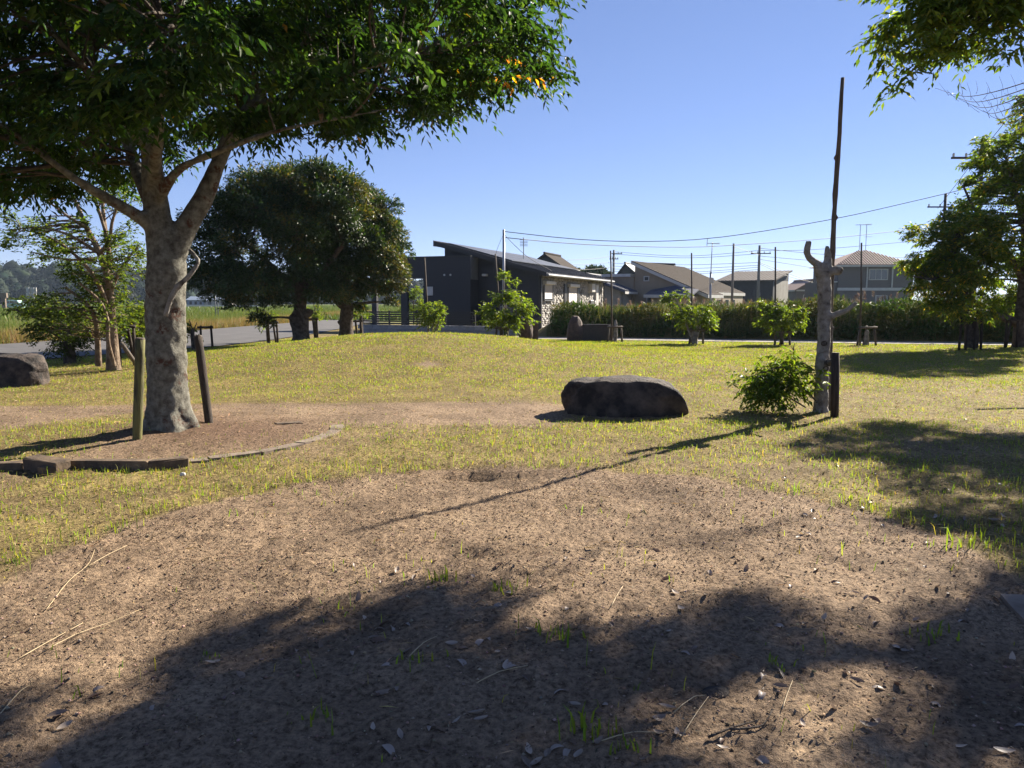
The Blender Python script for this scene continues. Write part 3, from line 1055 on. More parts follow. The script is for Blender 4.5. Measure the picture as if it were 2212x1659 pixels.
    leafy('green_bush', 'fresh light green bush between the pale stemmed tree and the big trunk', 'bush', b, st, [ell_px(268, 330, 655, 755, Yb, .6)], 44, g, 8, (0.16, 0.34), 9, 0.085, 0.042, 0.3, [(0.055, 0.085, 0.013), (0.08, 0.115, 0.018)], [.5, .5], None, None, None)


young_trees()


# ------------------------------------------------------------------ trees on the right
def right_trees():
    g = np.random.default_rng(41)
    cols = [(0.046, 0.084, 0.018), (0.068, 0.11, 0.020), (0.10, 0.132, 0.022), (0.20, 0.15, 0.018)]
    # far tree with the long bough, trunk at the frame's edge
    Y = 25.0
    b = np.array([at(2200, 745, Y)[0], Y, 0.0])
    st = [px([(2204, 752, Y, .27), (2204, 730, Y, .22), (2206, 690, Y, .21), (2212, 640, Y, .20), (2216, 560, Y, .17), (2220, 450, Y, .14), (2230, 330, Y, .08)]),
          px([(2200, 700, Y, .16), (2180, 690, Y - .2, .13), (2150, 680, Y - .4, .12), (2110, 672, Y - .6, .11), (2080, 645, Y - .8, .09), (2050, 628, Y - 1, .07), (2010, 622, Y - 1.2, .04), (1975, 625, Y - 1.3, .02)]),
          px([(2085, 648, Y - .8, .07), (2072, 600, Y - .8, .06), (2060, 540, Y - .7, .04), (2050, 480, Y - .6, .02)]),
          px([(2208, 600, Y, .12), (2160, 520, Y - .3, .08), (2110, 460, Y - .5, .05), (2080, 400, Y - .6, .03)]),
          px([(2215, 500, Y, .10), (2190, 400, Y - .3, .07), (2170, 330, Y - .4, .03)])]
    E = [ell_px(1990, 2160, 500, 640, Y - .8, 1.6), ell_px(2080, 2330, 330, 560, Y, 2.4), ell_px(2120, 2340, 250, 420, Y, 2.2), ell_px(2120, 2300, 540, 650, Y, 1.8), ell_px(2130, 2260, 620, 690, Y + .6, 1.0)]
    leafy('broadleaf_tree', 'leafy tree on the right edge with a long low bough reaching left over the path', 'tree', b, st, E, 300, g, 11, (0.3, 0.62), 10, 0.16, 0.058, 0.4, cols, [.40, .36, .2, .04], None, None, None, seg=8, rmax=0.035)
    # the tree with yellowing leaves in front of the hip roofed house
    Y = 23.8
    b = np.array([at(2092, 745, Y)[0], Y, 0.0])
    st = [px([(2094, 750, Y, .17), (2092, 720, Y, .13), (2090, 690, Y, .12), (2086, 640, Y, .10), (2070, 560, Y, .08), (2050, 500, Y, .04), (2035, 460, Y, .02)]),
          px([(2104, 750, Y + .1, .14), (2106, 715, Y, .12), (2100, 680, Y, .09), (2098, 620, Y, .06)]),
          px([(2088, 640, Y, .07), (2040, 610, Y - .2, .05), (1990, 600, Y - .3, .03), (1970, 596, Y - .3, .015)]),
          px([(2086, 610, Y, .06), (2120, 560, Y, .05), (2140, 510, Y, .03)])]
    E = [ell_px(1962, 2110, 560, 640, Y, 1.0), ell_px(1960, 2090, 470, 530, Y, .9), ell_px(2010, 2170, 440, 600, Y, 1.2), ell_px(1940, 2000, 540, 580, Y, .4), ell_px(2040, 2160, 630, 690, Y - .3, .7), ell_px(1975, 2060, 600, 670, Y - .2, .6)]
    leafy('broadleaf_tree', 'airy tree with some yellow leaves hiding the corner of the hip roofed house', 'tree', b, st, E, 175, g, 11, (0.26, 0.52), 10, 0.14, 0.050, 0.4, [cols[0], cols[1], cols[2], (0.26, 0.22, 0.03)], [.34, .34, .22, .10], None, None, None, rmax=0.03)
    # near tree whose branches hang into the top right corner; its crown shades the front of the picture
    bx, by = 9.7, 9.2
    b = np.array([bx, by, 0.0])
    st = [[(bx, by, -.1, .24), (bx, by, .5, .19), (bx - .05, by, 1.6, .17), (bx - .1, by, 2.6, .15), (bx - .2, by, 4.0, .1), (bx - .3, by, 6.0, .04)],
          [(bx - .1, by, 2.6, .1), (8.6, 9.1, 3.7, .07), (7.4, 9.0, 4.5, .05), (6.3, 8.8, 4.7, .04), (5.2, 8.5, 4.7, .018)],
          [(bx - .1, by, 3.0, .09), (8.6, 8.8, 4.2, .06), (7.7, 8.3, 4.8, .035), (6.6, 8.1, 5.1, .015)],
          [(bx - .1, by, 3.2, .08), (8.9, 9.4, 4.3, .05), (8.0, 9.5, 5.0, .025)]]
    tw = []
    for k in range(9):          # bare dead twigs under the crown
        p0 = np.array(at(2225, 175 + 13 * k, 9.8)); p3 = np.array(at(2020 + 26 * k, 190 + 12 * k, 9.4))
        p1 = p0 * .6 + p3 * .4 + np.array([0, 0, -.10]); p2 = p0 * .3 + p3 * .7 + np.array([0, 0, -.12])
        tw.append([(*p0, .007), (*p1, .005), (*p2, .0035), (*p3, .002)])
        for j in range(7):
            q = p0 * (1 - j / 7) + p3 * (j / 7) + np.array([0, 0, -.1])
            e = q + np.array([g.uniform(-.18, .05), g.uniform(-.1, .1), g.uniform(.05, .22)])
            tw.append([(*q, .003), (*((q + e) / 2 + np.array([0.02, 0, -.02])), .002), (*e, .0014)])
    E = [(*at(2010, 60, 8.4), .46, .6, .42), (*at(2110, 35, 8.5), .5, .7, .45), (*at(2200, -60, 8.6), .55, .8, .45), (*at(1995, 165, 8.4), .20, .3, .26), (*at(2010, -50, 8.3), .5, .6, .4),
         (5.2, 8.5, 5.0, .55, .4, .3), (5.85, 8.6, 5.0, .55, .45, .3), (6.3, 9.15, 5.0, .45, .3, .2), (7.0, 9.55, 5.0, .5, .28, .2), (7.7, 9.55, 5.0, .45, .3, .2), (8.45, 9.7, 5.0, .65, .5, .4), (7.3, 8.5, 5.1, .7, .35, .2), (8.2, 8.8, 5.0, .6, .4, .3), (8.8, 9.0, 5.3, .9, .7, .6), (6.4, 8.2, 5.1, .6, .3, .2)]
    leafy('broadleaf_tree', 'near tree outside the top right corner whose leafy branches and bare twigs hang in', 'tree', b, st, E, 235, g, 11, (0.22, 0.46), 11, 0.105, 0.036, 0.5, [(0.042, 0.076, 0.016), (0.064, 0.104, 0.018), (0.098, 0.132, 0.021), (0.13, 0.11, 0.02)], [.42, .38, .19, .01], None, None, None, extra_limbs=tw, rmax=0.025)
    # its neighbour, further along, shades the lawn at the right
    bx, by = 11.6, 14.0
    b = np.array([bx, by, 0.0])
    st = [[(bx, by, -.1, .22), (bx, by, .6, .17), (bx, by, 2.0, .15), (bx - .1, by, 4.0, .09), (bx - .1, by, 5.6, .03)], [(bx, by, 2.0, .08), (bx - 1.2, by - .8, 3.2, .05), (bx - 1.9, by - 1.2, 3.8, .02)], [(bx, by, 2.4, .07), (bx - 1.0, by + .9, 3.4, .04)]]
    E = [(10.3, 14.2, 5.0, 1.1, 1.2, .6), (10.0, 12.9, 4.7, 1.0, 1.1, .5), (11.6, 13.6, 5.2, 1.3, 1.3, .8), (9.3, 11.6, 4.8, .9, 1.0, .5), (9.2, 10.9, 4.8, .7, .6, .4)]
    leafy('broadleaf_tree', 'second near tree just outside the right edge shading the lawn', 'tree', b, st, E, 190, g, 10, (0.25, 0.5), 10, 0.12, 0.042, 0.45, cols, [.42, .36, .2, .02], None, None, None, rmax=0.025)


right_trees()


# ------------------------------------------------------------------ dead trunk, its tall stake, support post, bush
def dead_tree():
    g = np.random.default_rng(51)
    b = ground(1774, 890)
    y = b[1]
    root = thing('dead_tree', 'bare pollarded dead trunk with stubby broken limbs beside the bush', 'tree', b)
    L = [px([(1772, 900, y, .125), (1773, 880, y, .098), (1775, 840, y, .088), (1777, 780, y, .086), (1780, 720, y, .084), (1781, 660, y, .084), (1780, 610, y, .088), (1778, 580, y, .10), (1779, 568, y, .085)]),
         px([(1773, 590, y, .075), (1766, 572, y, .06), (1757, 565, y, .045), (1747, 556, y - .02, .042), (1743, 545, y - .03, .040), (1745, 532, y - .03, .042), (1747, 521, y - .03, .036)]),
         px([(1784, 590, y, .07), (1788, 570, y, .06), (1789, 553, y, .045), (1787, 540, y, .036), (1787, 531, y, .022)]),
         px([(1784, 592, y - .02, .05), (1800, 586, y - .06, .05), (1810, 583, y - .08, .07), (1812, 577, y - .08, .05)]),
         px([(1784, 690, y, .04), (1800, 682, y - .05, .042), (1825, 672, y - .1, .034), (1840, 662, y - .12, .028), (1850, 653, y - .14, .018)])]
    V, F = closed_tubes(L, 0.05, 12)
    P, Nn, Fq = remesh(V, F, 0.0135, 2)
    P = P + Nn * (noise3(P, 11, 4, 3) * 0.012 + np.abs(noise3(P, 35, 6, 2)) * 0.006)[:, None]
    np_obj('trunk', P, Fq, M['bark_dead'], root, True)
    # knots
    for (u, v) in [(1780, 742), (1784, 796)]:
        c = at(u, v, y - 0.082)
        k = MB()
        a = np.linspace(0, 2 * np.pi, 13)
        ringp = [c + np.array([0.032 * math.cos(t), 0.004 * math.sin(2 * t), 0.027 * math.sin(t)]) for t in a]
        k.tube(ringp, 0.011, 6)
        k.at_parent(root).build('knot', M['bark_dark'], root, True)
    # tall thin pole standing behind it
    pb = np.array([at(1791, 880, y + .14)[0], y + .14, 0.0])
    pole = thing('tall_stake', 'very tall thin wooden pole tied behind the dead trunk, leaning slightly right', 'stake', pb, 0)
    C = curve_pts(np.array([(*pb + np.array([0, 0, -.2]), 0.036), *px([(1793, 690, y + .14, .035), (1797, 590, y + .10, .035), (1802, 470, y + .07, .034), (1811, 320, y + .03, .030), (1816, 240, y, .027), (1820.5, 168, y, .025)])]), 0.14)
    C[:, :2] += g.normal(size=(len(C), 2)) * 0.002
    m = MB().tube(C[:, :3], C[:, 3] * (1 + 0.07 * g.normal(size=len(C))), 10)
    m.at_parent(pole).build('shaft', M['stake'], pole, True)
    for k in (4, 9, 14, 19, 24):
        if k < len(C):
            q = C[k, :3]; s = 1 if k % 2 else -1
            MB().tube([q + np.array([s * .02, 0, -.04]), q + np.array([s * .042, -.005, 0]), q + np.array([s * .02, 0, .05])], [.012, .016, .008], 6).at_parent(pole).build('knot', M['stake'], pole, True)
    # short support post with tie bar
    b2 = ground(1803, 902)
    sp = thing('support_post', 'short dark round post tied to the dead trunk by a padded bar', 'post', b2)
    t2 = at(1805, 762, b2[1])
    MB().tube([b2 - np.array([0, 0, .15]), (b2 + t2) / 2, t2], [.052, .051, .050], 14).at_parent(sp).build('post', M['brown_post'], sp, True)
    MB().tube([t2 + np.array([0, 0, -.006]), t2 + np.array([0, 0, .004])], [.046, .044], 14).at_parent(sp).build('post_top', M['stake'], sp)
    q0, q1 = at(1783, 784, y - .02), at(1803, 781, b2[1] + .05)
    MB().tube([q0, (q0 + q1) / 2, q1], [.04, .042, .04], 10).at_parent(sp).build('tie_bar', M['stake'], sp, True)
    MB().tube([q0 * .72 + q1 * .28, q0 * .5 + q1 * .5], [.05, .05], 10).at_parent(sp).build('wrapping', M['granite'], sp, True)
    # bush
    bb = ground(1690, 885)
    Yb = y - .05
    st = [px([(1765, 870, y - .05, .012), (1730, 830, Yb, .010), (1690, 800, Yb - .1, .006)]), px([(1760, 800, y - .05, .014), (1720, 790, Yb, .010), (1660, 800, Yb - .1, .007), (1620, 815, Yb - .15, .004)]), px([(1740, 880, Yb, .012), (1690, 850, Yb, .010), (1650, 830, Yb - .1, .005)]), px([(1700, 885, Yb, .012), (1670, 840, Yb - .1, .008), (1640, 810, Yb - .2, .005)])]
    E = [ell_px(1606, 1700, 798, 868, Yb, .38), ell_px(1655, 1745, 772, 850, Yb, .40), ell_px(1730, 1768, 790, 862, Yb, .25)]
    leafy('leafy_bush', 'bright green leafy bush growing at the foot of the dead trunk', 'bush', np.array([at(1690, 880, Yb)[0], Yb, 0.0]), st, E, 46, g, 7, (0.14, 0.30), 9, 0.085, 0.034, 0.5, [(0.046, 0.080, 0.012), (0.068, 0.108, 0.015), (0.098, 0.14, 0.021)], [.4, .4, .2], M['bark_dark'], None, None, own=250, zmin=0.08, rmax=0.006)
    # dry forked twig standing in the grass behind the bush
    q = ground(1716, 790)
    tw = MB().tube([q, q + np.array([0.01, 0, .2]), at(1714, 750, q[1]), at(1717, 741, q[1])], [.02, .016, .012, .006], 6).tube([at(1714, 757, q[1]), at(1709, 748, q[1])], [.01, .005], 5)
    o = tw.build('dead_twig', M['bark_dark'], None, True)
    tag(o, 'small forked dead twig sticking up from the lawn behind the bush', 'twig')


dead_tree()


# ------------------------------------------------------------------ boulders
def boulder(name, label, c, size, seed, rot=0.0, flat_top=0.55, shape=None, m='rock', sub=5, pw=2.35, cat='rock'):
    bm = bmesh.new()
    bmesh.ops.create_icosphere(bm, subdivisions=sub, radius=1.0)
    P = np.array([v.co[:] for v in bm.verts]); F = np.array([[v.index for v in f.verts] for f in bm.faces]); bm.free()
    # superellipsoid
    e = 2.0 / pw
    Q = np.sign(P) * np.abs(P) ** e
    Q *= (1 / (np.sum(np.abs(Q) ** pw, 1) ** (1 / pw)))[:, None]
    Q[:, 2] = np.where(Q[:, 2] > flat_top, flat_top + (Q[:, 2] - flat_top) * 0.45, Q[:, 2])
    if shape:
        Q = shape(Q)
    Q = Q + P * (0.14 * noise3(P, 1.4, seed, 2) + 0.075 * noise3(P, 3.5, seed + 3, 3) + 0.040 * noise3(P, 9, seed + 6, 3))[:, None]
    # a few chiselled planes
    g = np.random.default_rng(seed)
    for k in range(7):
        n = g.normal(size=3); n[2] = abs(n[2]) * 0.6; n /= np.linalg.norm(n)
        d = Q @ n - g.uniform(0.86, 1.0)
        Q = Q - np.where(d > 0, d * 0.75, 0)[:, None] * n
    Q = Q * np.array(size) / 2
    ca, sa = math.cos(rot), math.sin(rot)
    Q = np.stack([Q[:, 0] * ca - Q[:, 1] * sa, Q[:, 0] * sa + Q[:, 1] * ca, Q[:, 2]], 1)
    o = np_obj(name, Q, F, M[m], None, True)
    o.location = tuple(c)
    return tag(o, label, cat)


c = ground(1356, 900)
boulder('boulder', 'low dark flat topped boulder alone on the lawn in the middle', (c[0] + .0, c[1] + .38, 0.14), (1.64, 1.0, 0.82), 5, -0.06, 0.70, lambda Q: np.stack([Q[:, 0] * (1 + .04 * Q[:, 2]), Q[:, 1], Q[:, 2] * (1.03 - .13 * np.clip(Q[:, 0] - .1, 0, 1))], 1))
c = ground(40, 836)
boulder('boulder', 'dark rounded boulder cut off by the left edge of the picture', (c[0] - .85, c[1] + .45, 0.12), (2.3, 1.2, 0.92), 23, 0.05, 0.85, pw=3.2)


# ------------------------------------------------------------------ posts beside the big tree
def round_post(name, label, b_uv, t_uv, Y0, Y1, r, m, cat='post'):
    b = ground(*b_uv)
    root = thing(name, label, cat, b)
    p0 = b - np.array([0, 0, .2]); p1 = at(*t_uv, Y1 if Y1 else b[1])
    d = p1 - p0
    pts = [p0 + d * s for s in np.linspace(0, 1, 9)]
    g = np.random.default_rng(int(b_uv[0]))
    V = MB().tube(pts, r * (1 + 0.03 * g.normal(size=9)), 18)
    V.at_parent(root).build('shaft', M[m], root, True)
    n = d / np.linalg.norm(d)
    MB().tube([p1 - n * .004, p1 + n * .012, p1 + n * .016], [r * .99, r * .93, r * .80], 18).at_parent(root).build('post_top', M['stake'], root)
    return root


round_post('wooden_post', 'mossy yellow green round post just left of the big trunk', (293, 949), (303, 733), None, None, .048, 'lichen_post')
round_post('wooden_post', 'dark leaning round post just right of the big trunk', (455, 916), (428, 728), None, 9.15, .048, 'brown_post')


# ------------------------------------------------------------------ planting ring: loose kerb blocks and flush paving
def kerb(label, u0, v0, u1, v1, depth, h, z=0.0, tilt=0.0, roll=0.0, m='kerb'):
    a, b = ground(u0, v0), ground(u1, v1)
    c = (a + b) / 2
    L = np.linalg.norm((b - a)[:2])
    o = MB().box(-L / 2, L / 2, 0, depth, -0.05, h).build('kerb_block', M[m], None, False, 0.008)
    me = o.data
    P = np.array([v.co[:] for v in me.vertices])
    P += 0.004 * np.random.default_rng(abs(int(u0))).normal(size=P.shape)
    me.vertices.foreach_set('co', P.astype(np.float32).ravel())
    o.location = (c[0], c[1], float(gz(c[0], c[1])) * .3 + z)
    o.rotation_euler = (roll, tilt, math.atan2(b[1] - a[1], b[0] - a[0]))
    return tag(o, label, 'kerb block', 'old kerb blocks round the big tree')


kerb('old stained kerb block cut off by the left picture edge, leftmost in the row', -55, 1022, 46, 1018, .14, .075)
kerb('old kerb block pushed up askew and highest in the row left of the big tree', 50, 1018, 122, 1026, .15, .115, 0, 0.05, 0.05)
kerb('short broken kerb block wedged between the askew block and the long one', 121, 1026, 142, 1016, .15, .075, 0, -.02, 0.02)
kerb('longest straight kerb block in the row in front of the big tree', 144, 1016, 318, 1018, .12, .09)
kerb('kerb block at the right end of the row in front of the big tree', 320, 1018, 408, 1008, .12, .085)
kerb('flat dark kerb piece lying right of the leaning post behind the ring', 598, 917, 654, 915, .14, .03)


def ring_slabs(name, c, r0, r1, spans, z, m, h=0.06, g=np.random.default_rng(5)):
    root = bpy.data.objects.new(name, None); COL.objects.link(root)
    root.location = (c[0], c[1], 0)
    structure(root)
    for a0, a1, dz in spans:
        n = max(2, int((a1 - a0) / 0.06))
        aa = np.linspace(a0, a1, n + 1)
        j0, j1 = g.normal(size=n + 1) * .012, g.normal(size=n + 1) * .012
        V, F = [], []
        for k, a in enumerate(aa):
            for rr, zz in ((r0 + j0[k], z + dz), (r1 + j1[k], z + dz), (r1 + j1[k], z + dz - h), (r0 + j0[k], z + dz - h)):
                V.append((rr * math.cos(a), rr * math.sin(a), zz))
        for k in range(n):
            for e in range(4):
                F.append((k * 4 + e, k * 4 + (e + 1) % 4, k * 4 + 4 + (e + 1) % 4, k * 4 + 4 + e))
        F += [(0, 1, 2, 3), (4 * n + 3, 4 * n + 2, 4 * n + 1, 4 * n)]
        MB().add(V, F).build('slab', m, root, False)
    return root


def ang(c, u, v):
    p = ground(u, v)
    return math.atan2(p[1] - c[1], p[0] - c[0])


ring_slabs('paving_ring', RING, 1.84, 1.98, [(-1.22, -0.98, .028), (-0.97, -0.72, .034), (-0.71, -0.44, .030), (-0.43, -0.20, .036), (-0.19, 0.02, .032), (0.04, 0.20, .034)], -0.008, M['concrete'])
ring_slabs('kerb_ring', CIRC, 2.44, 2.76, [(-0.88, -0.70, .012), (-0.68, -0.50, .012), (-0.48, -0.30, .014), (-0.28, -0.12, .016)], 0.004, M['concrete'])
ring_slabs('kerb_ring', CIRC, 2.30, 2.66, [(0.95, 1.03, .008), (3.72, 3.90, .004), (3.92, 4.10, .004)], -0.002, M['concrete'])


# ------------------------------------------------------------------ houses
M['navy'] = mat('dark_blue_cladding', (0.022, 0.024, 0.034), (0.016, 0.017, 0.024), 14, 0.6, 0.3, 0.01, (1, 1, 6))
M['black'] = mat('black_trim', (0.02, 0.02, 0.024), None, 10, 0.5, 0.0)
M['roof_dark'] = mat('dark_metal_roof', (0.05, 0.052, 0.06), (0.035, 0.036, 0.042), 3, 0.45, 0.1)
M['pv'] = mat('solar_glass', (0.05, 0.055, 0.065), (0.04, 0.044, 0.05), 2, 0.42, 0.0, spec=0.7)
M['white'] = mat('white_paint', (0.52, 0.51, 0.49), (0.44, 0.43, 0.41), 3, 0.55, 0.05)
M['shutter'] = mat('pale_shutter', (0.40, 0.365, 0.335), (0.34, 0.31, 0.285), 3, 0.5, 0.05)
M['alu'] = mat('grey_metal', (0.17, 0.175, 0.18), (0.13, 0.135, 0.14), 4, 0.45, 0.05, metal=0.4)
M['galv'] = mat('galvanised_pole', (0.36, 0.37, 0.39), (0.28, 0.29, 0.31), 3, 0.5, 0.1, 0.01, (4, 4, .5), metal=0.5)
M['pole_concrete'] = mat('utility_pole_concrete', (0.20, 0.185, 0.175), (0.15, 0.14, 0.135), 3, 0.85, 0.1)
M['cable'] = mat('dark_cable', (0.03, 0.03, 0.034), None, 3, 0.6, 0.0)
M['rust'] = mat('dark_iron', (0.055, 0.045, 0.045), None, 6, 0.7, 0.1)
M['beige'] = mat('beige_render', (0.30, 0.245, 0.18), (0.26, 0.21, 0.155), 2, 0.85, 0.15)
M['brownwall'] = mat('brown_grey_siding', (0.15, 0.135, 0.13), (0.125, 0.112, 0.108), 3, 0.8, 0.15, 0.01, (1, 1, 8))
M['greywall'] = mat('stained_pale_wall', (0.34, 0.325, 0.30), (0.25, 0.235, 0.215), 1.2, 0.9, 0.2)
M['darkwall'] = mat('charcoal_siding', (0.045, 0.047, 0.055), None, 3, 0.7, 0.1)
M['slate'] = mat('grey_brown_slates', (0.075, 0.063, 0.056), (0.05, 0.043, 0.038), 5, 0.95, 0.3, 0.01, spec=0.05)
M['tile'] = mat('blue_grey_roof_tile', (0.085, 0.092, 0.12), (0.055, 0.06, 0.08), 5, 0.55, 0.2)
M['tile_red'] = mat('weathered_red_tile', (0.34, 0.235, 0.185), (0.23, 0.155, 0.125), 5, 0.7, 0.2)
M['roof_metal'] = mat('seamed_metal_roof', (0.12, 0.105, 0.10), (0.09, 0.08, 0.077), 2, 0.7, 0.1, spec=0.1)


def glass_mat():
    m, nt, ns, ls, b = new_mat('window_glass')
    b.inputs['Base Color'].default_value = (0.05, 0.06, 0.07, 1)
    b.inputs['Roughness'].default_value = 0.06
    b.inputs['Specular IOR Level'].default_value = 0.9
    return m


M['glass'] = glass_mat()


def stone_face_mat():
    m, nt, ns, ls, b = new_mat('stacked_stone')
    a = N(ns, 'ShaderNodeAttribute', attribute_name='tint')
    co = N(ns, 'ShaderNodeTexCoord').outputs['Object']
    f = noise_node(ns, ls, co, 12, 5, 0.6)
    ls.new(mixc(ns, ls, 1.0, a.outputs['Color'], ramp(ns, ls, f, [(0.35, (0.75, 0.75, 0.75)), (0.65, (1.1, 1.1, 1.1))]), 'MULTIPLY'), b.inputs['Base Color'])
    b.inputs['Roughness'].default_value = 0.85
    bump(ns, ls, b, f, 0.4, 0.01)
    return m


M['stone_face'] = stone_face_mat()
GRID = math.atan2(-.347, .938)


def bx(name, m, parent, x0, x1, y0, y1, z0, z1, bevel=0.0):
    return MB().box(x0, x1, y0, y1, z0, z1).build(name, M[m], parent, False, bevel)


def window(parent, name, x0, x1, y0, y1, z0, z1, face='y', d=0.06, frame='white', panes=2, t=0.07):
    """framed window on a wall facing -y (face 'y') or +x (face 'x')"""
    f = MB(); g = MB()
    if face == 'y':
        for a, b_, c, e in ((x0, x1, z0, z0 + t), (x0, x1, z1 - t, z1), (x0, x0 + t, z0 + t, z1 - t), (x1 - t, x1, z0 + t, z1 - t)):
            f.box(a, b_, y0 - d, y0 + .01, c, e)
        fr = f.build(name, M[frame], parent)
        w = (x1 - x0 - 2 * t) / panes
        for k in range(panes):
            MB().box(x0 + t + k * w + .012, x0 + t + (k + 1) * w - .012, y0 - d * .5, y0 + .005, z0 + t, z1 - t).build('pane', M['glass'], fr)
            if k:
                MB().box(x0 + t + k * w - .025, x0 + t + k * w + .025, y0 - d * .8, y0 + .006, z0 + t, z1 - t).build('mullion', M[frame], fr)
    return fr


def black_house():
    h = thing('bungalow', 'black single storey house with sloping solar roof and white stone side wall', 'house', (1.40, 39.5, 0), GRID)
    W, Ln, ze, zr = 5.3, 13.6, 2.86, 4.30
    k = (zr - ze) / W
    MB().prism([(-W, 0, 0), (0, 0, 0), (0, 0, ze), (-W, 0, zr)], (0, Ln, 0)).build('wall', M['navy'], h)
    # stacked stone facing on the sunlit side
    g = np.random.default_rng(61)
    V, F, T = [], [], []
    z = 0.02
    while z < ze - .12:
        hh = g.uniform(.07, .12)
        y = 0.2
        while y < Ln - .15:
            L = g.uniform(.28, .7); y1 = min(y + L, Ln - .05)
            d = g.uniform(.02, .055)
            o = len(V)
            for xx in (0.0, d):
                for (yy, zz) in ((y, z), (y1 - .012, z), (y1 - .012, z + hh - .010), (y, z + hh - .010)):
                    V.append((xx, yy, zz))
            F += [(o + 4, o + 5, o + 6, o + 7), (o, o + 1, o + 5, o + 4), (o + 2, o + 3, o + 7, o + 6), (o + 1, o + 2, o + 6, o + 5), (o + 3, o, o + 4, o + 7)]
            c = np.array([.31, .295, .275]) * g.choice([1.0, .85, .68, .5], p=[.45, .3, .15, .1])
            T += [c] * 8
            y = y1
        z += hh
    o = link(bpy.data.objects.new('stone_facing', np_mesh('stone_facing', np.array(V), np.array(F), M['stone_face'], False, np.array(T))), h)
    stuff(o)
    bx('backing_panel', 'greywall', h, 0.001, .012, 0.12, Ln, 0, ze - .05)
    for y0, y1, z1 in ((-.02, .17, 2.8), (4.2, 4.75, 2.45), (7.05, 7.5, 2.4)):
        bx('dark_panel', 'black', h, -.01 if y0 < 0 else .0, .10, y0, y1, 0, z1)
    for y0, y1, z0, z1 in ((.5, 2.0, 1.60, 2.34), (4.95, 6.9, 1.40, 2.28)):
        w = bx('shutter_window', 'shutter', h, .0, .085, y0, y1, z0, z1)
        n = int((z1 - z0) / .06)
        for j in range(n):
            MB().prism([(.085, y0 + .05, z0 + j * .06 + .004), (.085, y0 + .05, z0 + j * .06 + .058), (.105, y0 + .05, z0 + j * .06 + .03)], (0, y1 - y0 - .1, 0)).build('slat', M['shutter'], w)
        MB().box(.0, .25, y0 - .04, y1 + .04, z1 + .002, z1 + .2).build('shutter_box', M['white'], w, False, .03)
        MB().box(.02, .13, y0 - .03, y0 + .045, z0 - .04, z1).build('guide_rail', M['alu'], w)
        MB().box(.02, .13, y1 - .045, y1 + .03, z0 - .04, z1).build('guide_rail', M['alu'], w)
        MB().box(.0, .15, y0 - .05, y1 + .05, z0 - .10, z0 - .045).build('sill', M['alu'], w)
    # roof
    sl = lambda x: ze + .06 - x * k
    xo, xr = .55, -W - .35
    MB().prism([(xr, -.55, sl(xr)), (xo, -.55, sl(xo)), (xo, -.55, sl(xo) + .14), (xr, -.55, sl(xr) + .14)], (0, Ln + 1.1, 0)).build('roof', M['roof_dark'], h)
    for j in range(33):
        y = -.5 + j * .44
        MB().prism([(xr + .02, y, sl(xr) + .139), (xo, y, sl(xo) + .139), (xo, y, sl(xo) + .175), (xr + .02, y, sl(xr) + .175)], (0, .04, 0)).build('roof_seam', M['roof_dark'], h)
    MB().box(xr - .04, xr, -.58, Ln + .58, sl(xr) - .1, sl(xr) + .2).build('ridge_fascia', M['black'], h)
    MB().tube([(xo + .07, -.58, sl(xo) + .02), (xo + .07, Ln + .6, sl(xo) + .02)], .075, 8).build('gutter', M['alu'], h)
    MB().prism([(xr, -.59, sl(xr) - .06), (xo, -.59, sl(xo) - .06), (xo, -.59, sl(xo) + .17), (xr, -.59, sl(xr) + .17)], (0, .035, 0)).build('bargeboard', M['black'], h)
    for r in range(3):
        for c in range(9):
            x0 = -W + .1 + r * 1.22; y0 = .25 + c * 1.36
            pts = [(x0, y0, sl(x0) + .215), (x0 + 1.17, y0, sl(x0 + 1.17) + .215), (x0 + 1.17, y0 + 1.3, sl(x0 + 1.17) + .215), (x0, y0 + 1.3, sl(x0) + .215)]
            MB().prism(pts, (0, 0, .035)).build('solar_panel', M['pv'], h)
    # front block with the gateway
    xa, zt = -3.39, 3.76
    bx('front_wall', 'navy', h, -W, xa, -1.0, -.003, 0, zt)
    fw = MB()
    fw.box(-6.08, -W - .003, -1.0, -.8, 0, zt).box(-7.42, -7.04, -1.0, -.8, 0, zt).box(-7.04, -6.08, -1.0, -.8, 2.70, zt).box(-9.2, -7.42, -1.0, -.8, 2.70, zt).box(-9.2, -8.9, -1.0, -.8, 0, 2.70)
    fw.build('gateway_wall', M['navy'], h)
    bx('parapet_cap', 'black', h, -9.25, xa + .03, -1.04, -.74, zt, zt + .05)
    bx('gateway_lining', 'alu', h, -7.02, -6.10, -.99, -.81, 2.66, 2.695)
    bx('painted_sun_strip', 'alu', h, xa + .002, xa + .03, -.98, -.06, 2.6, zt - .02)  # pale strip standing in for sunlight on top of the side wall
    for x in (-4.85, -4.50):
        MB().tube([(x, -1.0, 2.84), (x, -1.06, 2.84)], [.055, .05], 10).build('vent_cap', M['white'], h)
    bx('letter_panel', 'white', h, -5.86, -5.52, -1.05, -1.0, 1.78, 2.24, .015)
    for j in range(17):
        z0 = .02 + j * .216
        bx('siding_board', 'navy', h, -W + .005, xa - .01, -1.018, -1.002, z0, z0 + .207)
        xe = min(-.02, (ze - z0 - .25) / k)
        if xe > xa + .3:
            bx('siding_board', 'navy', h, xa + .04, xe, -.02, -.002, z0, z0 + .207)
    # entrance side
    bx('door', 'black', h, -3.2, -2.35, -.05, .0, .05, 2.2)
    window(h, 'window', -2.15, -.9, -.003, 0, .25, 1.25, frame='alu')
    window(h, 'window', -2.0, -1.2, -.003, 0, 1.55, 2.1, frame='alu', panes=1)
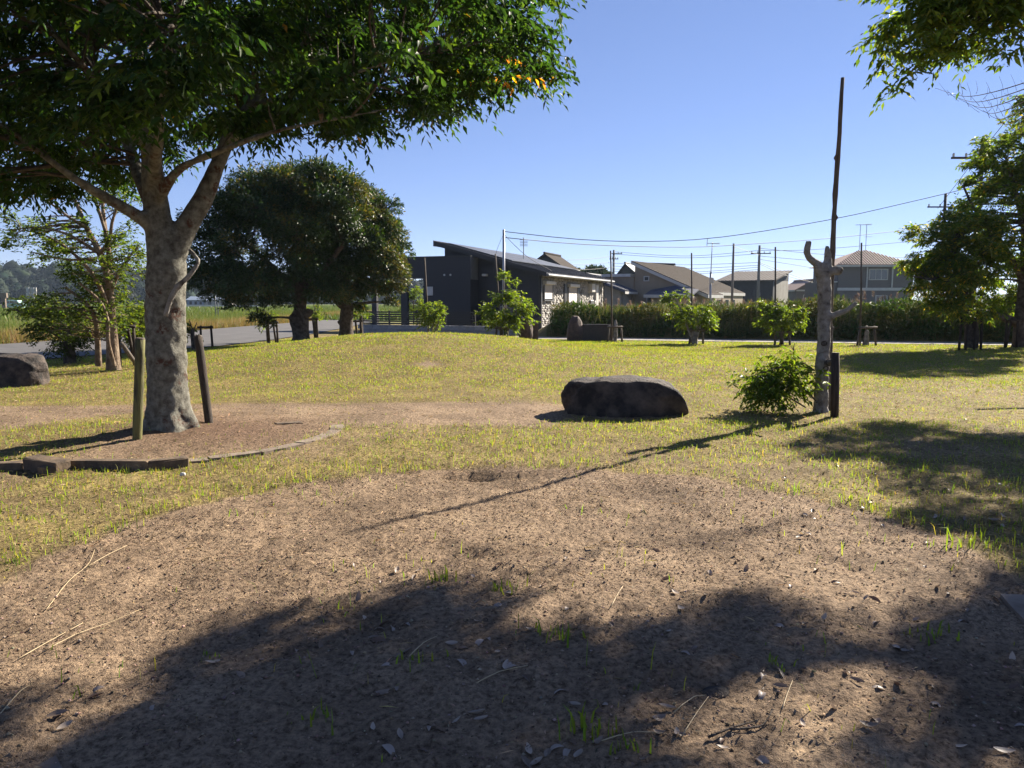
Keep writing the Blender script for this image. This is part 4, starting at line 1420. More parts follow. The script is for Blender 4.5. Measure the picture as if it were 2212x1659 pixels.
    MB().box(-3.05, -2.80, -.32, -.06, 2.78, 2.90).build('flood_lamp', M['white'], h, False, .02)
    for y in (-.15,):
        MB().tube([(.02, y, 0), (.02, y, 2.8), (.3, y, 2.88)], .035, 8).build('downpipe', M['black'], h)
    MB().tube([(.13, Ln - .25, 0), (.13, Ln - .25, 2.65), (.5, Ln - .25, 2.84)], .045, 8).build('downpipe', M['black'], h)
    # service boxes at the far end of the side wall
    for y0, y1, z0, z1, m in ((9.7, 10.5, 2.05, 2.58, 'white'), (11.2, 11.8, .9, 2.55, 'white'), (9.9, 10.6, .75, 1.55, 'alu'), (10.9, 11.15, 1.0, 1.5, 'white')):
        bx('service_box', m, h, .0, .28 if m == 'white' and y0 < 10 else .16, y0, y1, z0, z1, .02)


black_house()


def gable_house(name, label, O, rot, x0, x1, Ln, ze, zr, xr, wall, roof, ov=.35, t=.12, tiles=0, cat='house', tile_mat=None, name_tile='roof_tile_row'):
    """gable facing local -y, ridge along y at x = xr"""
    h = thing(name, label, cat, O, rot)
    MB().prism([(x0, 0, 0), (x1, 0, 0), (x1, 0, ze), (xr, 0, zr), (x0, 0, ze)], (0, Ln, 0)).build('wall', M[wall], h)
    for sgn, xe in ((-1, x0), (1, x1)):
        k = (zr - ze) / abs(xe - xr)
        e = xe + sgn * ov; zl = ze - ov * k
        MB().prism([(xr, -ov, zr + .02), (e, -ov, zl + .02), (e, -ov, zl + .02 + t), (xr, -ov, zr + .02 + t)], (0, Ln + 2 * ov, 0)).build('roof', M[roof], h)
        if tiles and sgn > 0:
            for j in range(tiles):
                y = -ov + (j + .5) * (Ln + 2 * ov) / tiles
                MB().tube([(xr + .02 * sgn, y, zr + t + .03), (e, y, zl + t + .03)], (Ln + 2 * ov) / tiles * .30, 6).build(name_tile, M[tile_mat or roof], h)
        MB().box(min(e, e + sgn * .03), max(e, e + sgn * .03), -ov, Ln + ov, zl - .05, zl + .12).build('fascia', M['white'], h)
    MB().tube([(xr, -ov, zr + t + .06), (xr, Ln + ov, zr + t + .06)], .11, 8).build('ridge_cap', M[tile_mat or roof], h)
    return h


def other_houses():
    h = gable_house('shed', 'low pale shed with blue grey tiled roof right behind the black house', (7.85, 56, 0), GRID, -6.6, 0, 12, 2.20, 3.40, -3.3, 'greywall', 'tile', .4, .10, 36, 'shed')
    window(h, 'window', -2.6, -1.4, -.002, 0, .9, 1.7, panes=2)
    MB().tube([(.12, .2, 0), (.12, .2, 2.0)], .05, 8).build('downpipe', M['alu'], h)
    # beige house
    h = thing('beige_house', 'beige house with one long grey roof sloping down to the right', 'house', (9.48, 60, 0), R(-30.3))
    zr, k = 4.36, .431
    sl = lambda x: zr - x * k
    MB().prism([(0, 0, 0), (5.3, 0, 0), (5.3, 0, sl(5.3) - .02), (0, 0, zr - .02)], (0, 12.3, 0)).build('wall', M['beige'], h)
    MB().prism([(-.15, -.4, sl(-.15) + .04), (5.85, -.4, sl(5.85) + .04), (5.85, -.4, sl(5.85) + .16), (-.15, -.4, sl(-.15) + .16)], (0, 4.2, 0)).build('roof', M['slate'], h)
    MB().prism([(-.15, 3.8, sl(-.15) + .04), (5.35, 3.8, sl(5.35) + .04), (5.35, 3.8, sl(5.35) + .16), (-.15, 3.8, sl(-.15) + .16)], (0, 8.9, 0)).build('roof', M['slate'], h)
    MB().prism([(-.15, -.43, sl(-.15) - .14), (5.85, -.43, sl(5.85) - .14), (5.85, -.43, sl(5.85) + .10), (-.15, -.43, sl(-.15) + .10)], (0, .028, 0)).build('bargeboard', M['white'], h)
    for j in range(26):
        x = .1 + j * .215
        MB().box(x, x + .02, -.395, 3.79 if x > 5.1 else 12.68, sl(x) + .155, sl(x) + .178).build('slate_course', M['slate'], h)
    bx('fascia', 'white', h, 5.86, 5.9, -.42, 3.8, sl(5.85) - .12, sl(5.85) + .12)
    bx('fascia', 'white', h, 5.36, 5.4, 3.81, 12.7, sl(5.35) - .12, sl(5.35) + .12)
    window(h, 'window', .75, 1.2, -.002, 0, 3.0, 3.4, panes=1)
    window(h, 'window', 1.0, 2.1, -.002, 0, .7, 2.0, panes=2)
    MB().box(-2.4, -.003, -.2, 6, 0, 3.35).build('annex', M['beige'], h)
    MB().box(-2.6, -.18, -.45, 6.2, 3.36, 3.58).build('annex_roof', M['white'], h)
    MB().box(1.9, 5.1, -1.5, -.003, 0, 1.85).build('porch', M['beige'], h)
    MB().prism([(1.5, -1.9, 1.86), (5.2, -1.9, 1.86), (5.2, -.45, 2.25), (3.4, -.45, 2.55), (1.5, -.45, 2.25)], (0, 0, .10)).build('porch_roof', M['tile'], h)
    bx('porch_fascia', 'white', h, 1.48, 5.22, -1.94, -1.905, 1.74, 1.97)
    for y in (4.6, 6.6, 8.6):
        bx('window', 'glass', h, 5.3, 5.33, y, y + .9, .7, 1.6)
    bx('wall_vent', 'white', h, 3.9, 4.1, -.06, -.003, 2.6, 2.75)
    # charcoal house
    h = thing('charcoal_house', 'charcoal house with single pitched brown metal roof behind the utility poles', 'house', (30.3, 90, 0), R(-33))
    MB().prism([(0, 0, 0), (0, 7.2, 0), (0, 7.2, 5.0), (0, 0, 3.8)], (-6.4, 0, 0)).build('wall', M['darkwall'], h)
    bx('end_wall', 'greywall', h, .002, .03, .9, 7.1, 0, 3.9)
    MB().prism([(.35, -.45, 3.78), (.35, 7.6, 5.12), (.35, 7.6, 5.26), (.35, -.45, 3.92)], (-7.1, 0, 0)).build('roof', M['roof_metal'], h)
    for j in range(16):
        x = .3 - j * .44
        MB().prism([(x, -.45, 3.91), (x, 7.6, 5.25), (x, 7.6, 5.30), (x, -.45, 3.96)], (-.05, 0, 0)).build('roof_seam', M['roof_metal'], h)
    window(h, 'window', -2.4, -1.3, -.002, 0, 2.0, 2.6, frame='black')
    window(h, 'window', -5.0, -3.6, -.002, 0, 1.0, 2.4, frame='black')
    # hip roofed two storey house
    h = thing('tiled_house', 'two storey brown house with hipped red tile roof and wide upper window', 'house', (35.3, 84, 0), 0.0)
    Wd, D, ze, zp = 8.1, 7.0, 5.4, 7.1
    MB().box(0, Wd, 0, D, 0, ze).build('wall', M['brownwall'], h)
    o = .45
    A = [(-o, -o, ze - .1), (Wd + o, -o, ze - .1), (Wd + o, D + o, ze - .1), (-o, D + o, ze - .1)]
    r0, r1 = (Wd / 2 - .5, D / 2, zp), (Wd / 2 + .5, D / 2, zp)
    MB().add(A + [r0, r1], [(0, 1, 5, 4), (1, 2, 5), (2, 3, 4, 5), (3, 0, 4), (3, 2, 1, 0)]).build('roof', M['tile_red'], h)
    n = 30
    for j in range(n):
        x = -o + (j + .5) * (Wd + 2 * o) / n
        hw = (Wd + 2 * o) / 2
        t = min(1.0, (hw - abs(x - Wd / 2)) / (hw - .5)) * .99
        MB().tube([(x, -o - .01, ze - .06), (x, -o + (D / 2 + o) * t, ze - .06 + (zp - ze + .1) * t)], .085, 6).build('roof_tile_row', M['tile_red'], h)
    bx('fascia', 'white', h, -o, Wd + o, -o - .04, -o - .005, ze - .25, ze - .07)
    bx('band', 'white', h, -.06, Wd + .06, -.10, -.003, 2.62, 2.92)
    for x in (3.02, 5.75):
        bx('downpipe', 'white', h, x, x + .12, -.13, -.003, 2.93, ze - .3)
    w = window(h, 'window', 3.3, 5.35, -.002, 0, 3.75, 4.95, panes=3, t=.09)
    window(h, 'window', 4.1, 5.4, -.002, 0, .9, 2.1, panes=2)
    bx('balcony', 'brownwall', h, -2.2, -.003, .2, 3.6, 0, 3.5)
    bx('balcony_rail', 'white', h, -2.25, -.003, .12, .2, 3.5, 3.62)
    window(h, 'window', -1.9, -.6, .198, 0, 1.0, 2.6, panes=2)
    for x, zz in ((.55, 10.0), (1.25, 10.0)):
        MB().tube([(Wd / 2 + x - .9, D / 2, zp - .05), (Wd / 2 + x - .9, D / 2, zz)], .035, 6).build('antenna_mast', M['galv'], h)
    an = MB().tube([(Wd / 2 - .85, D / 2, 9.95), (Wd / 2 + .9, D / 2, 10.05)], .025, 5)
    for j in range(9):
        x = Wd / 2 - .8 + j * .2
        an.tube([(x, D / 2 - .3, 9.97), (x, D / 2 + .3, 9.97)], .015, 4)
    an.build('antenna', M['galv'], h)
    an = MB().tube([(Wd / 2 + .2, D / 2, 8.65), (Wd / 2 + 1.0, D / 2, 8.65)], .02, 5)
    for j in range(5):
        an.tube([(Wd / 2 + .25 + j * .17, D / 2 - .25, 8.65), (Wd / 2 + .25 + j * .17, D / 2 + .25, 8.65)], .013, 4)
    an.build('antenna', M['galv'], h)
    # little gabled house left of it
    h = gable_house('small_gabled_house', 'small brown gabled house between the charcoal house and the dead trunk', (36.7, 100, 0), 0.0, 0, 3.6, 6, 2.95, 4.05, 1.95, 'brownwall', 'tile_red', .3)
    bx('band', 'white', h, -.02, 3.62, -.05, -.003, 2.75, 2.95)
    bx('gable_vent', 'white', h, 1.8, 2.1, -.06, -.003, 3.05, 3.75)
    window(h, 'window', .9, 2.9, -.002, 0, .8, 2.3, panes=2)
    # roofs further back
    gable_house('dark_gabled_house', 'dark gabled house showing above the solar roof of the black house', (2.97, 70, 0), GRID, -1.7, 1.7, 4.5, 4.45, 5.60, 0, 'darkwall', 'slate', .25)
    h = gable_house('steep_roofed_house', 'dark steep roofed house behind the left end of the beige house', (11.4, 85, 0), GRID, -.2, 2.8, 5, 3.9, 5.45, 1.0, 'darkwall', 'roof_dark', .25)
    gable_house('low_roofed_house', 'dark roof peeping over the ridge of the beige house', (15.7, 92, 0), R(-60), -1.0, 1.0, 4.5, 4.9, 5.75, 0, 'darkwall', 'roof_dark', .2)


other_houses()


# ------------------------------------------------------------------ fence on block wall in front of the black house
def block_fence():
    A, B = np.array([-7.05, 36.3]), np.array([.55, 33.45])
    d = B - A; L = np.linalg.norm(d); rot = math.atan2(d[1], d[0])
    w = thing('block_wall', 'low wall of grey concrete blocks below the slatted fence', 'wall', (*A, 0), rot)
    bxw = .398
    for r in range(2):
        n = int(L / bxw)
        me = MB().box(0.004, bxw - .004, -.075, .075, 0, .188).build('block', M['block'], w, False, .006)
        me.location = (0 - (bxw / 2 if r else 0), 0, .01 + r * .195)
        for k in range(1, n + r):
            o = me.copy(); COL.objects.link(o); o.parent = w
            o.location = (k * bxw - (bxw / 2 if r else 0), random.uniform(-.006, .006), .01 + r * .195 + random.uniform(-.003, .003))
    f = thing('slat_fence', 'dark horizontal slat fence on the low block wall', 'fence', (*A, .40), rot)
    Lf = 5.75
    for k in range(6):
        for s in range(4):
            MB().box(s * Lf / 4 + .01, (s + 1) * Lf / 4 - .01, -.015, .015, .03 + k * .105, .03 + k * .105 + .066).build('slat', M['black'], f)
    for s in range(5):
        MB().box(s * Lf / 4 - .03, s * Lf / 4 + .03, .016, .07, 0, .66).build('post', M['black'], f)


block_fence()


# ------------------------------------------------------------------ stones at the path, stakes, guards
def monument():
    # left gate stone: rounded pillar, flat slab beside it
    Y = 29.3
    c = at(1135.5, 735, Y)
    o = boulder('standing_stone', 'rounded brown standing stone beside the young tree, left of the path opening', (c[0], Y, .42), (.58, .5, 1.05), 71, .2, .9, lambda Q: np.stack([Q[:, 0] * (1 - .22 * np.clip(Q[:, 2], 0, 1)), Q[:, 1], Q[:, 2]], 1), 'monolith', 4, cat='stone')
    c = at(1153, 735, Y + .35)
    o = MB().box(-.17, .17, -.1, .1, 0, .66).build('stone_slab', M['monolith'], None, False, .02)
    o.location = (c[0], Y + .35, 0)
    tag(o, 'flat brown stone slab against the left standing stone', 'stone')
    c = at(1242, 735, Y)
    boulder('standing_stone', 'tapering dark standing stone at the left end of the dark granite slab', (c[0], Y, .42), (.64, .5, 1.08), 83, -.2, .9, lambda Q: np.stack([Q[:, 0] * (1 - .32 * np.clip(Q[:, 2], -1, 1)) + .06 * Q[:, 2], Q[:, 1], Q[:, 2]], 1), 'monolith', 4, cat='stone')
    p = at(1291, 735, Y - .2)
    o = MB().box(-.56, .56, -.11, .11, 0, .62).build('granite_slab', M['granite'], None, False, .015)
    o.location = (p[0], Y - .1, 0); o.rotation_euler = (0, 0, R(-6))
    tag(o, 'long dark granite slab set upright on the lawn edge by the weeds', 'stone')


monument()


def tall_stake(label, u0, v0, u1, v1, Y, r=.028):
    x = at(u1, v1, Y)
    b = np.array([x[0], Y, float(gz(x[0], Y))])
    t = at(u0, v0, Y)
    o = MB().tube([b - np.array([0, 0, .2]), (b + t) / 2 + np.array([.01, 0, 0]), t], [r * 1.1, r, r * .9], 8)
    root = thing('tall_stake', label, 'stake', b, 0, 'tall stakes along the far edge of the lawn')
    o.at_parent(root).build('shaft', M['stake'], root, True)
    MB().tube([t, t + np.array([0, 0, .01])], [r * .88, r * .7], 8).at_parent(root).build('stake_tip', M['stake'], root)


tall_stake('thin leaning stake in front of the dark house wall, leftmost of the tall stakes', 917, 557, 926, 712, 27.7)
tall_stake('thin leaning stake in the pointed young tree by the black house', 1070, 549, 1083, 728, 28.2)
tall_stake('thin upright stake beside the dark granite slab', 1319, 542, 1322.5, 734, 28.6, .03)
tall_stake('thin upright stake through the wide young tree before the beige house', 1494, 547, 1494, 737, 27.2, .03)
tall_stake('thin upright stake behind the light green young tree near the dead trunk', 1675, 534, 1674, 742, 26.5, .032)
tall_stake('thin upright stake in front of the hip roofed house', 1861, 525, 1858, 744, 26.3, .033)


def guard(label, u, Y, w, h, lean=.06, stump=None, m='stake', legs=2, back=True):
    x = at(u, 740, Y)
    b = np.array([x[0], Y, float(gz(x[0], Y))])
    root = thing('tree_guard', label, 'tree guard', b, 0, 'wooden tree guards')
    xs = [-w / 2, w / 2] if legs == 2 else list(np.linspace(-w / 2, w / 2, legs))
    for i, q in enumerate(xs):
        s = lean * (1 if q > 0 else -1)
        MB().tube([b + np.array([q + s, 0, -.1]), b + np.array([q, 0, h])], [.04, .036], 8).at_parent(root).build('leg', M[m], root, True)
    if back:
        MB().tube([b + np.array([0.02, .3, -.1]), b + np.array([0, .05, h])], [.04, .036], 8).at_parent(root).build('leg', M[m], root, True)
    MB().tube([b + np.array([-w / 2 - .08, -.06, h - .06]), b + np.array([w / 2 + .08, -.06, h - .05])], .036, 8).at_parent(root).build('crossbar', M[m], root, True)
    if stump:
        hs, rs = stump
        st = thing('tree_stump', 'dead stump inside the ' + label.split(' beside')[0].split(' in front')[0].split(' round')[0] + stumpwhere(u), 'stump', b + np.array([.03, .1, 0]))
        V, F = closed_tubes([[(b[0] + .03, b[1] + .1, b[2] - .1, rs), (b[0] + .04, b[1] + .1, b[2] + hs * .5, rs * .9), (b[0] + .03, b[1] + .1, b[2] + hs, rs * .75), (b[0] + .03, b[1] + .1, b[2] + hs * 1.12, rs * .2)]], .06, 9)
        P, Nn, Fq = remesh(V, F, .022, 1)
        P = P + Nn * (noise3(P, 9, 3, 3) * .02)[:, None]
        np_obj('trunk', P, Fq, M['bark_dead'], st, True)
    return root


def stumpwhere(u):
    return ' beside the granite slab' if u < 1400 else ' before the hip roofed house'


guard('three legged guard beside the granite slab', 1328, 28.3, .42, .60, .07, (.72, .08))
guard('guard round the thick stub before the beige house', 1504, 26.9, .40, .55, .05)
guard('guard round the light green young tree', 1690, 26.2, .42, .50, .06)
guard('three legged guard in front of the hip roofed house', 1872, 26.0, .46, .66, .10, (.48, .09))
guard('low dark guard beside the road, left of the evergreens', 446, 24.4, .32, .70, .03, None, 'brown_post', back=False)
guard('guard under the left side of the larger evergreen', 590, 27.5, .30, .78, .02, None, 'brown_post')
guard('guard between the two evergreen trunks', 676, 30.0, .34, .85, .02, None, 'brown_post')
guard('guard right of the bronze tipped evergreen', 768, 28.0, .40, .80, .05, None, 'brown_post')
guard('guard round the pointed young tree by the black house', 1084, 27.9, .36, .55, .04)
guard('dark multi legged guard round the yellowing tree', 2096, 23.6, .60, 1.2, .04, None, 'brown_post', 4)
guard('guard at the right picture edge beside the low bough', 2184, 24.6, .34, .95, .02, None, 'brown_post')
guard('weathered guard behind the mossy post and pale stemmed tree', 274, 16.6, .30, .92, .03, None, 'brown_post')
# leaning prop and sapling stubs at the left
a, b2 = at(262, 742, 15.6), ground(300, 795)
o = MB().tube([a, b2], .045, 9).build('leaning_prop', M['stake'], None, True)
tag(o, 'pale pole propped slantwise against the pale stemmed tree', 'prop')


def sapling(label, u, Y, h, g):
    x = at(u, 735, Y)
    b = np.array([x[0], Y, float(gz(x[0], Y))])
    st = [[(*b, .07), (b[0] - .02, b[1], b[2] + h * .55, .06), (b[0] + .01, b[1], b[2] + h * .7, .05)], [(b[0], b[1], b[2] + h * .6, .02), (b[0] + .12, b[1], b[2] + h * .9, .01)], [(b[0], b[1], b[2] + h * .6, .02), (b[0] - .1, b[1], b[2] + h, .01)]]
    leafy('sapling', label, 'sapling', b, st, [(b[0] - .1, b[1], b[2] + h * .75, .3, .3, .3)], 9, g, 6, (.14, .3), 8, .10, .045, .5, GREEN, [.5, .3, .2], M['bark_dark'], group='cut back saplings by the road')


gg = np.random.default_rng(77)
sapling('cut back sapling with a few drooping leaves left of the larger evergreen', 580, 27.3, 1.2, gg)
sapling('cut back sapling with bright leaves between the evergreen trunks', 684, 30.2, 1.5, gg)
sapling('leafy cut back sapling right of the bronze tipped evergreen', 782, 28.2, 1.5, gg)
sapling('small dark sapling just right of the big trunk by the road', 418, 22.0, .9, gg)


# ------------------------------------------------------------------ utility poles, antennas, cables
def utility_pole(label, u, vtop, Y, r=.15, arms=(), m='pole_concrete', name='utility_pole', tilt=0.0):
    t = at(u, vtop, Y)
    b = np.array([t[0], Y, 0.0])
    root = thing(name, label, 'utility pole', b)
    MB().tube([b - np.array([0, 0, .3]), (b + t) / 2, t], [r * 1.15, r, r * .8], 10).at_parent(root).build('shaft', M[m], root, True)
    for dz, w, off in arms:
        z = t[2] - dz
        a = MB().box(-w / 2 + off, w / 2 + off, -r - .1, -r, z - .05, z + .05).build('crossarm', M['rust'], root)
        for q in (-w / 2 + .1, -w / 6, w / 6, w / 2 - .1):
            MB().tube([(q + off, -r - .05, z + .05), (q + off, -r - .05, z + .2), (q + off, -r - .05, z + .24)], [.05, .06, .03], 8).build('insulator', M['white'], a)
    return root


utility_pole('slim grey steel pole rising behind the pointed young tree at the black house', 1088, 496, 36.5, .065, (), 'galv')
utility_pole('distant utility pole with short arms left of the beige house', 1326, 540, 104, .17, ((.5, 1.6, .3), (1.2, 1.2, 0)))
utility_pole('thick plain service pole right of the beige house', 1585, 526, 52, .085, ())
utility_pole('utility pole with angled arm in front of the charcoal house', 1641, 530, 86, .16, ((.9, 2.2, .1),))
utility_pole('tall utility pole with crossarm rising from the yellowing tree', 2125, 294, 40, .10, ((1.1, 2.2, -.55), (2.3, 1.4, 0)), 'rust')
utility_pole('farther utility pole with crossarm, between the antennas and the right trees', 2043, 418, 61, .13, ((1.05, 2.9, 0), (2.0, 1.4, 0)), 'rust')
utility_pole('tiny far utility pole beyond the small gabled house', 1763, 621, 190, .2, ((.6, 2.0, 0),))


def mast():
    b = np.array([at(1535, 640, 50)[0], 50, 0.0])
    root = thing('antenna_mast', 'slim television antenna mast standing right of the beige roof', 'antenna', b)
    MB().tube([b, at(1535.5, 588, 50)], [.075, .07], 8).at_parent(root).build('lower_post', M['galv'], root, True)
    MB().tube([at(1535.5, 590, 50), at(1539, 523, 50)], [.03, .025], 6).at_parent(root).build('mast', M['galv'], root, True)
    MB().box(-.14, .14, -.16, -.07, at(0, 612, 50)[2], at(0, 600, 50)[2]).build('meter', M['white'], root, False, .02)
    t = at(1539, 526, 50)
    m = MB().tube([t + np.array([-.35, 0, .02]), t + np.array([.45, 0, -.02])], .02, 5)
    for k in range(6):
        m.tube([t + np.array([-.3 + .14 * k, -.25, 0.01]), t + np.array([-.3 + .14 * k, .25, 0.01])], .012, 4)
    m.tube([t + np.array([-.35, 0, -.15]), t + np.array([-.33, 0, .35])], .02, 5)
    m.at_parent(root).build('antenna', M['galv'], root)
    b = np.array([at(1131, 560, 46)[0], 46, at(1131, 566, 46)[2]])
    root = thing('antenna_mast', 'thin antenna mast on the solar roof of the black house', 'antenna', b)
    MB().tube([b, at(1131, 513, 46)], .028, 6).at_parent(root).build('mast', M['galv'], root)
    t = at(1131, 522, 46)
    m = MB()
    for k in range(5):
        z = .12 - .09 * k
        m.tube([t + np.array([-.22, 0, z]), t + np.array([.24, 0, z])], .014, 4)
    m.at_parent(root).build('antenna', M['rust'], root)


mast()


def cable(label, pts, Y0, Y1, r, group='overhead cables'):
    us = np.array(pts, float)
    f = (us[:, 0] - us[0, 0]) / (us[-1, 0] - us[0, 0])
    P = np.array([at(u, v, Y0 + (Y1 - Y0) * t) for (u, v), t in zip(us, f)])
    C = curve_pts(P, np.linalg.norm(P[-1] - P[0]) / 24)
    o = MB().tube(C, r, 5).build('power_cable', M['cable'], None, True)
    tag(o, label, 'cable', group)


cable('longest sagging cable from the slim steel pole to the right hand utility pole', [(1089, 500), (1250, 517), (1400, 521.5), (1560, 512), (1790, 475), (1950, 440), (2085, 408), (2122, 398)], 36.5, 40, .017)
cable('second long cable sagging just below the longest one', [(1089, 513), (1262, 528), (1472, 534), (1609, 528), (1795, 514.5), (1978, 494.5), (2040, 486)], 36.5, 61, .018)
cable('guy wire from the steel pole top down to the right house eave', [(1089, 507), (1140, 555), (1192, 585)], 36.4, 39.5, .012)
cable('guy wire from the steel pole top leaning left to the roof', [(1088, 505), (1072, 545), (1066, 590)], 36.5, 39, .009)
lo = ' in the bundle between the two distant utility poles'
for nth, (va, vm, vb) in zip(('topmost cable', 'second cable from the top', 'third cable from the top', 'third cable from the bottom', 'second cable from the bottom', 'lowest cable'), [(544, 553, 541), (549, 557, 548), (569, 572, 567), (575, 580, 573), (581, 588, 577), (586, 592, 582)]):
    cable(nth + lo, [(1327, va), (1480, vm), (1641, vb)], 104, 86, .022, 'cable bundle between the distant utility poles')
lo2 = ' of three leaving the distant pole towards the black house'
for nth, va, vb in [('middle cable', 566, 572), ('lowest cable', 577, 583), ('uppermost cable', 553, 562)]:
    cable(nth + lo2, [(1225, vb), (1275, (va + vb) / 2 + 2), (1327, va)], 90, 104, .022, 'cables left of the distant pole')
lo3 = ' from the pole before the charcoal house'
for nth, pts in zip(('second highest cable fanning right', 'third highest cable fanning right', 'gently falling cable fanning right', 'rising cable running right', 'steeply falling upper cable', 'steeply falling lowest cable'), [[(1641, 536), (1760, 548), (1880, 555), (1960, 557)], [(1641, 553), (1760, 563), (1880, 567), (1975, 560)], [(1641, 560), (1740, 576), (1820, 588)], [(1641, 541), (1760, 539), (1960, 522), (2040, 512)], [(1641, 567), (1700, 590), (1740, 604)], [(1641, 570), (1700, 596), (1765, 612)]]):
    cable(nth + lo3, pts, 86, 95, .024, 'cables right of the pole')
cable('thin service wire between the plain service pole and the charcoal house pole', [(1585, 533), (1610, 541), (1641, 551)], 52, 86, .016)
cable('cable running down from the top of the right hand pole past the farther pole', [(2230, 190), (2170, 265), (2106, 345), (2026, 450)], 30, 61, .018)


# ------------------------------------------------------------------ weeds, fields, hills
def weeds():
    g = np.random.default_rng(91)
    n = 52000
    s = np.where(g.random(n) < .6, g.uniform(1.95, 3.4, n), g.uniform(3.2, 6.2, n)); t = g.uniform(-1.8, 34, n)
    xy = PATH_A + t[:, None] * PDIR + s[:, None] * PNRM
    keep = (xy[:, 0] > 1.3 + .6 * vnoise(s, t, 3)) & (xy[:, 0] < 30)
    xy = xy[keep]; s = s[keep]; t = t[keep]; n = len(xy)
    zb = gz(xy[:, 0], xy[:, 1])
    hf = (1 + .55 * fbm(xy[:, 0] / 3.0, xy[:, 1] / 3.0, 3, 19)) * .42 + .12 * sstep(2.1, 3.6, s) + .45 * fbm(xy[:, 0] / 1.4, xy[:, 1] / 1.4, 4, 12) + .16 * sstep(9, 17, xy[:, 0])
    # bushy: leaves anywhere up the stalk
    z = zb + hf * g.uniform(0, 1, n) ** .7
    P = np.c_[xy, z]
    d = g.normal(size=(n, 3)); d[:, 2] = np.abs(d[:, 2]) * 1.0 - .15
    L = g.uniform(.10, .26, n); W = L * g.uniform(.10, .34, n)
    V1, F1 = leaf_arrays(P, d, np.array([0, 0, 1.0]) + g.normal(size=(n, 3)) * .6, L, W)
    fz = noise3(P, .9, 5, 2)
    C = palette(n, [(.036, .062, .016), (.054, .086, .020), (.080, .105, .026), (.12, .10, .045)], [.38, .38, .20, .04], .2, g)
    C[(fz > .22)] *= np.array([1.7, 1.15, 1.1]); C[(fz < -.15)] *= np.array([.8, 1.1, .7])
    T1 = np.repeat(C.clip(.004, .8), 4, 0)
    # long arching grass stems
    m = 30000
    s = g.uniform(2.1, 6.4, m); t = g.uniform(-1.8, 34, m)
    xy = PATH_A + t[:, None] * PDIR + s[:, None] * PNRM
    xy = xy[(xy[:, 0] > 1.4) & (xy[:, 0] < 30)]; m = len(xy)
    P2 = np.c_[xy, gz(xy[:, 0], xy[:, 1])]
    h = (.9 + .75 * fbm(xy[:, 0] / 1.6, xy[:, 1] / 1.6, 4, 15)) * g.uniform(.38, .95, m) + .25 * sstep(9, 15, xy[:, 0]) * g.uniform(0, 1, m)
    V2, F2, k2 = blades(P2, h, np.full(m, .018), .38, g, True)
    T2 = np.repeat(palette(m, [(.065, .095, .028), (.11, .13, .045), (.20, .175, .10)], [.46, .32, .22], .2, g).clip(.004, .8), k2, 0)
    V = np.concatenate([V1, V2]); F = np.concatenate([F1, F2 + len(V1)]); T = np.concatenate([T1, T2])
    stuff(np_obj('weeds', V, F, M['dry_green'], None, False, T), 'tall overgrown weeds along the far side of the path')
    # silver grass plumes
    g = np.random.default_rng(92)
    Vs, Fs, Ts, nv = [], [], [], 0
    for k in range(520):
        t = g.uniform(9, 30) if k < 300 else g.uniform(0, 9)
        s = g.uniform(3.2, 6.3)
        xy = PATH_A + t * PDIR + s * PNRM
        hb = (.85 if t > 10 else .42) + g.uniform(-.2, .35)
        b = np.array([xy[0], xy[1], float(gz(*xy))])
        le = g.normal(size=2) * .08
        top = b + np.array([le[0], le[1], hb])
        n = 26
        q = b + (top - b) * g.uniform(.80, 1.0, (n, 1)) + g.normal(size=(n, 3)) * .008
        dd = (top - b) / hb + g.normal(size=(n, 3)) * .35
        V, F = leaf_arrays(q, dd, g.normal(size=(n, 3)), np.full(n, .13), np.full(n, .018))
        Vs.append(V); Fs.append(F + nv); nv += len(V)
        Ts.append(np.repeat(palette(n, [(.34, .27, .23), (.28, .20, .17)], [.6, .4], .12, g), 4, 0))
        V, F, kk = blades(b[None], np.array([hb]), np.array([.012]), .05, g)
        Vs.append(V); Fs.append(F + nv); nv += len(V); Ts.append(np.tile([.16, .14, .06], (kk, 1)))
    stuff(np_obj('reeds', np.concatenate(Vs), np.concatenate(Fs), M['dry'], None, False, np.concatenate(Ts).clip(0, 1)), 'silver grass plumes standing above the weeds')


M['dry_green'] = leaf_mat('weed_leaf', 0.6, 0.24, (1.9, 1.8, 0.8), 0.2)
weeds()


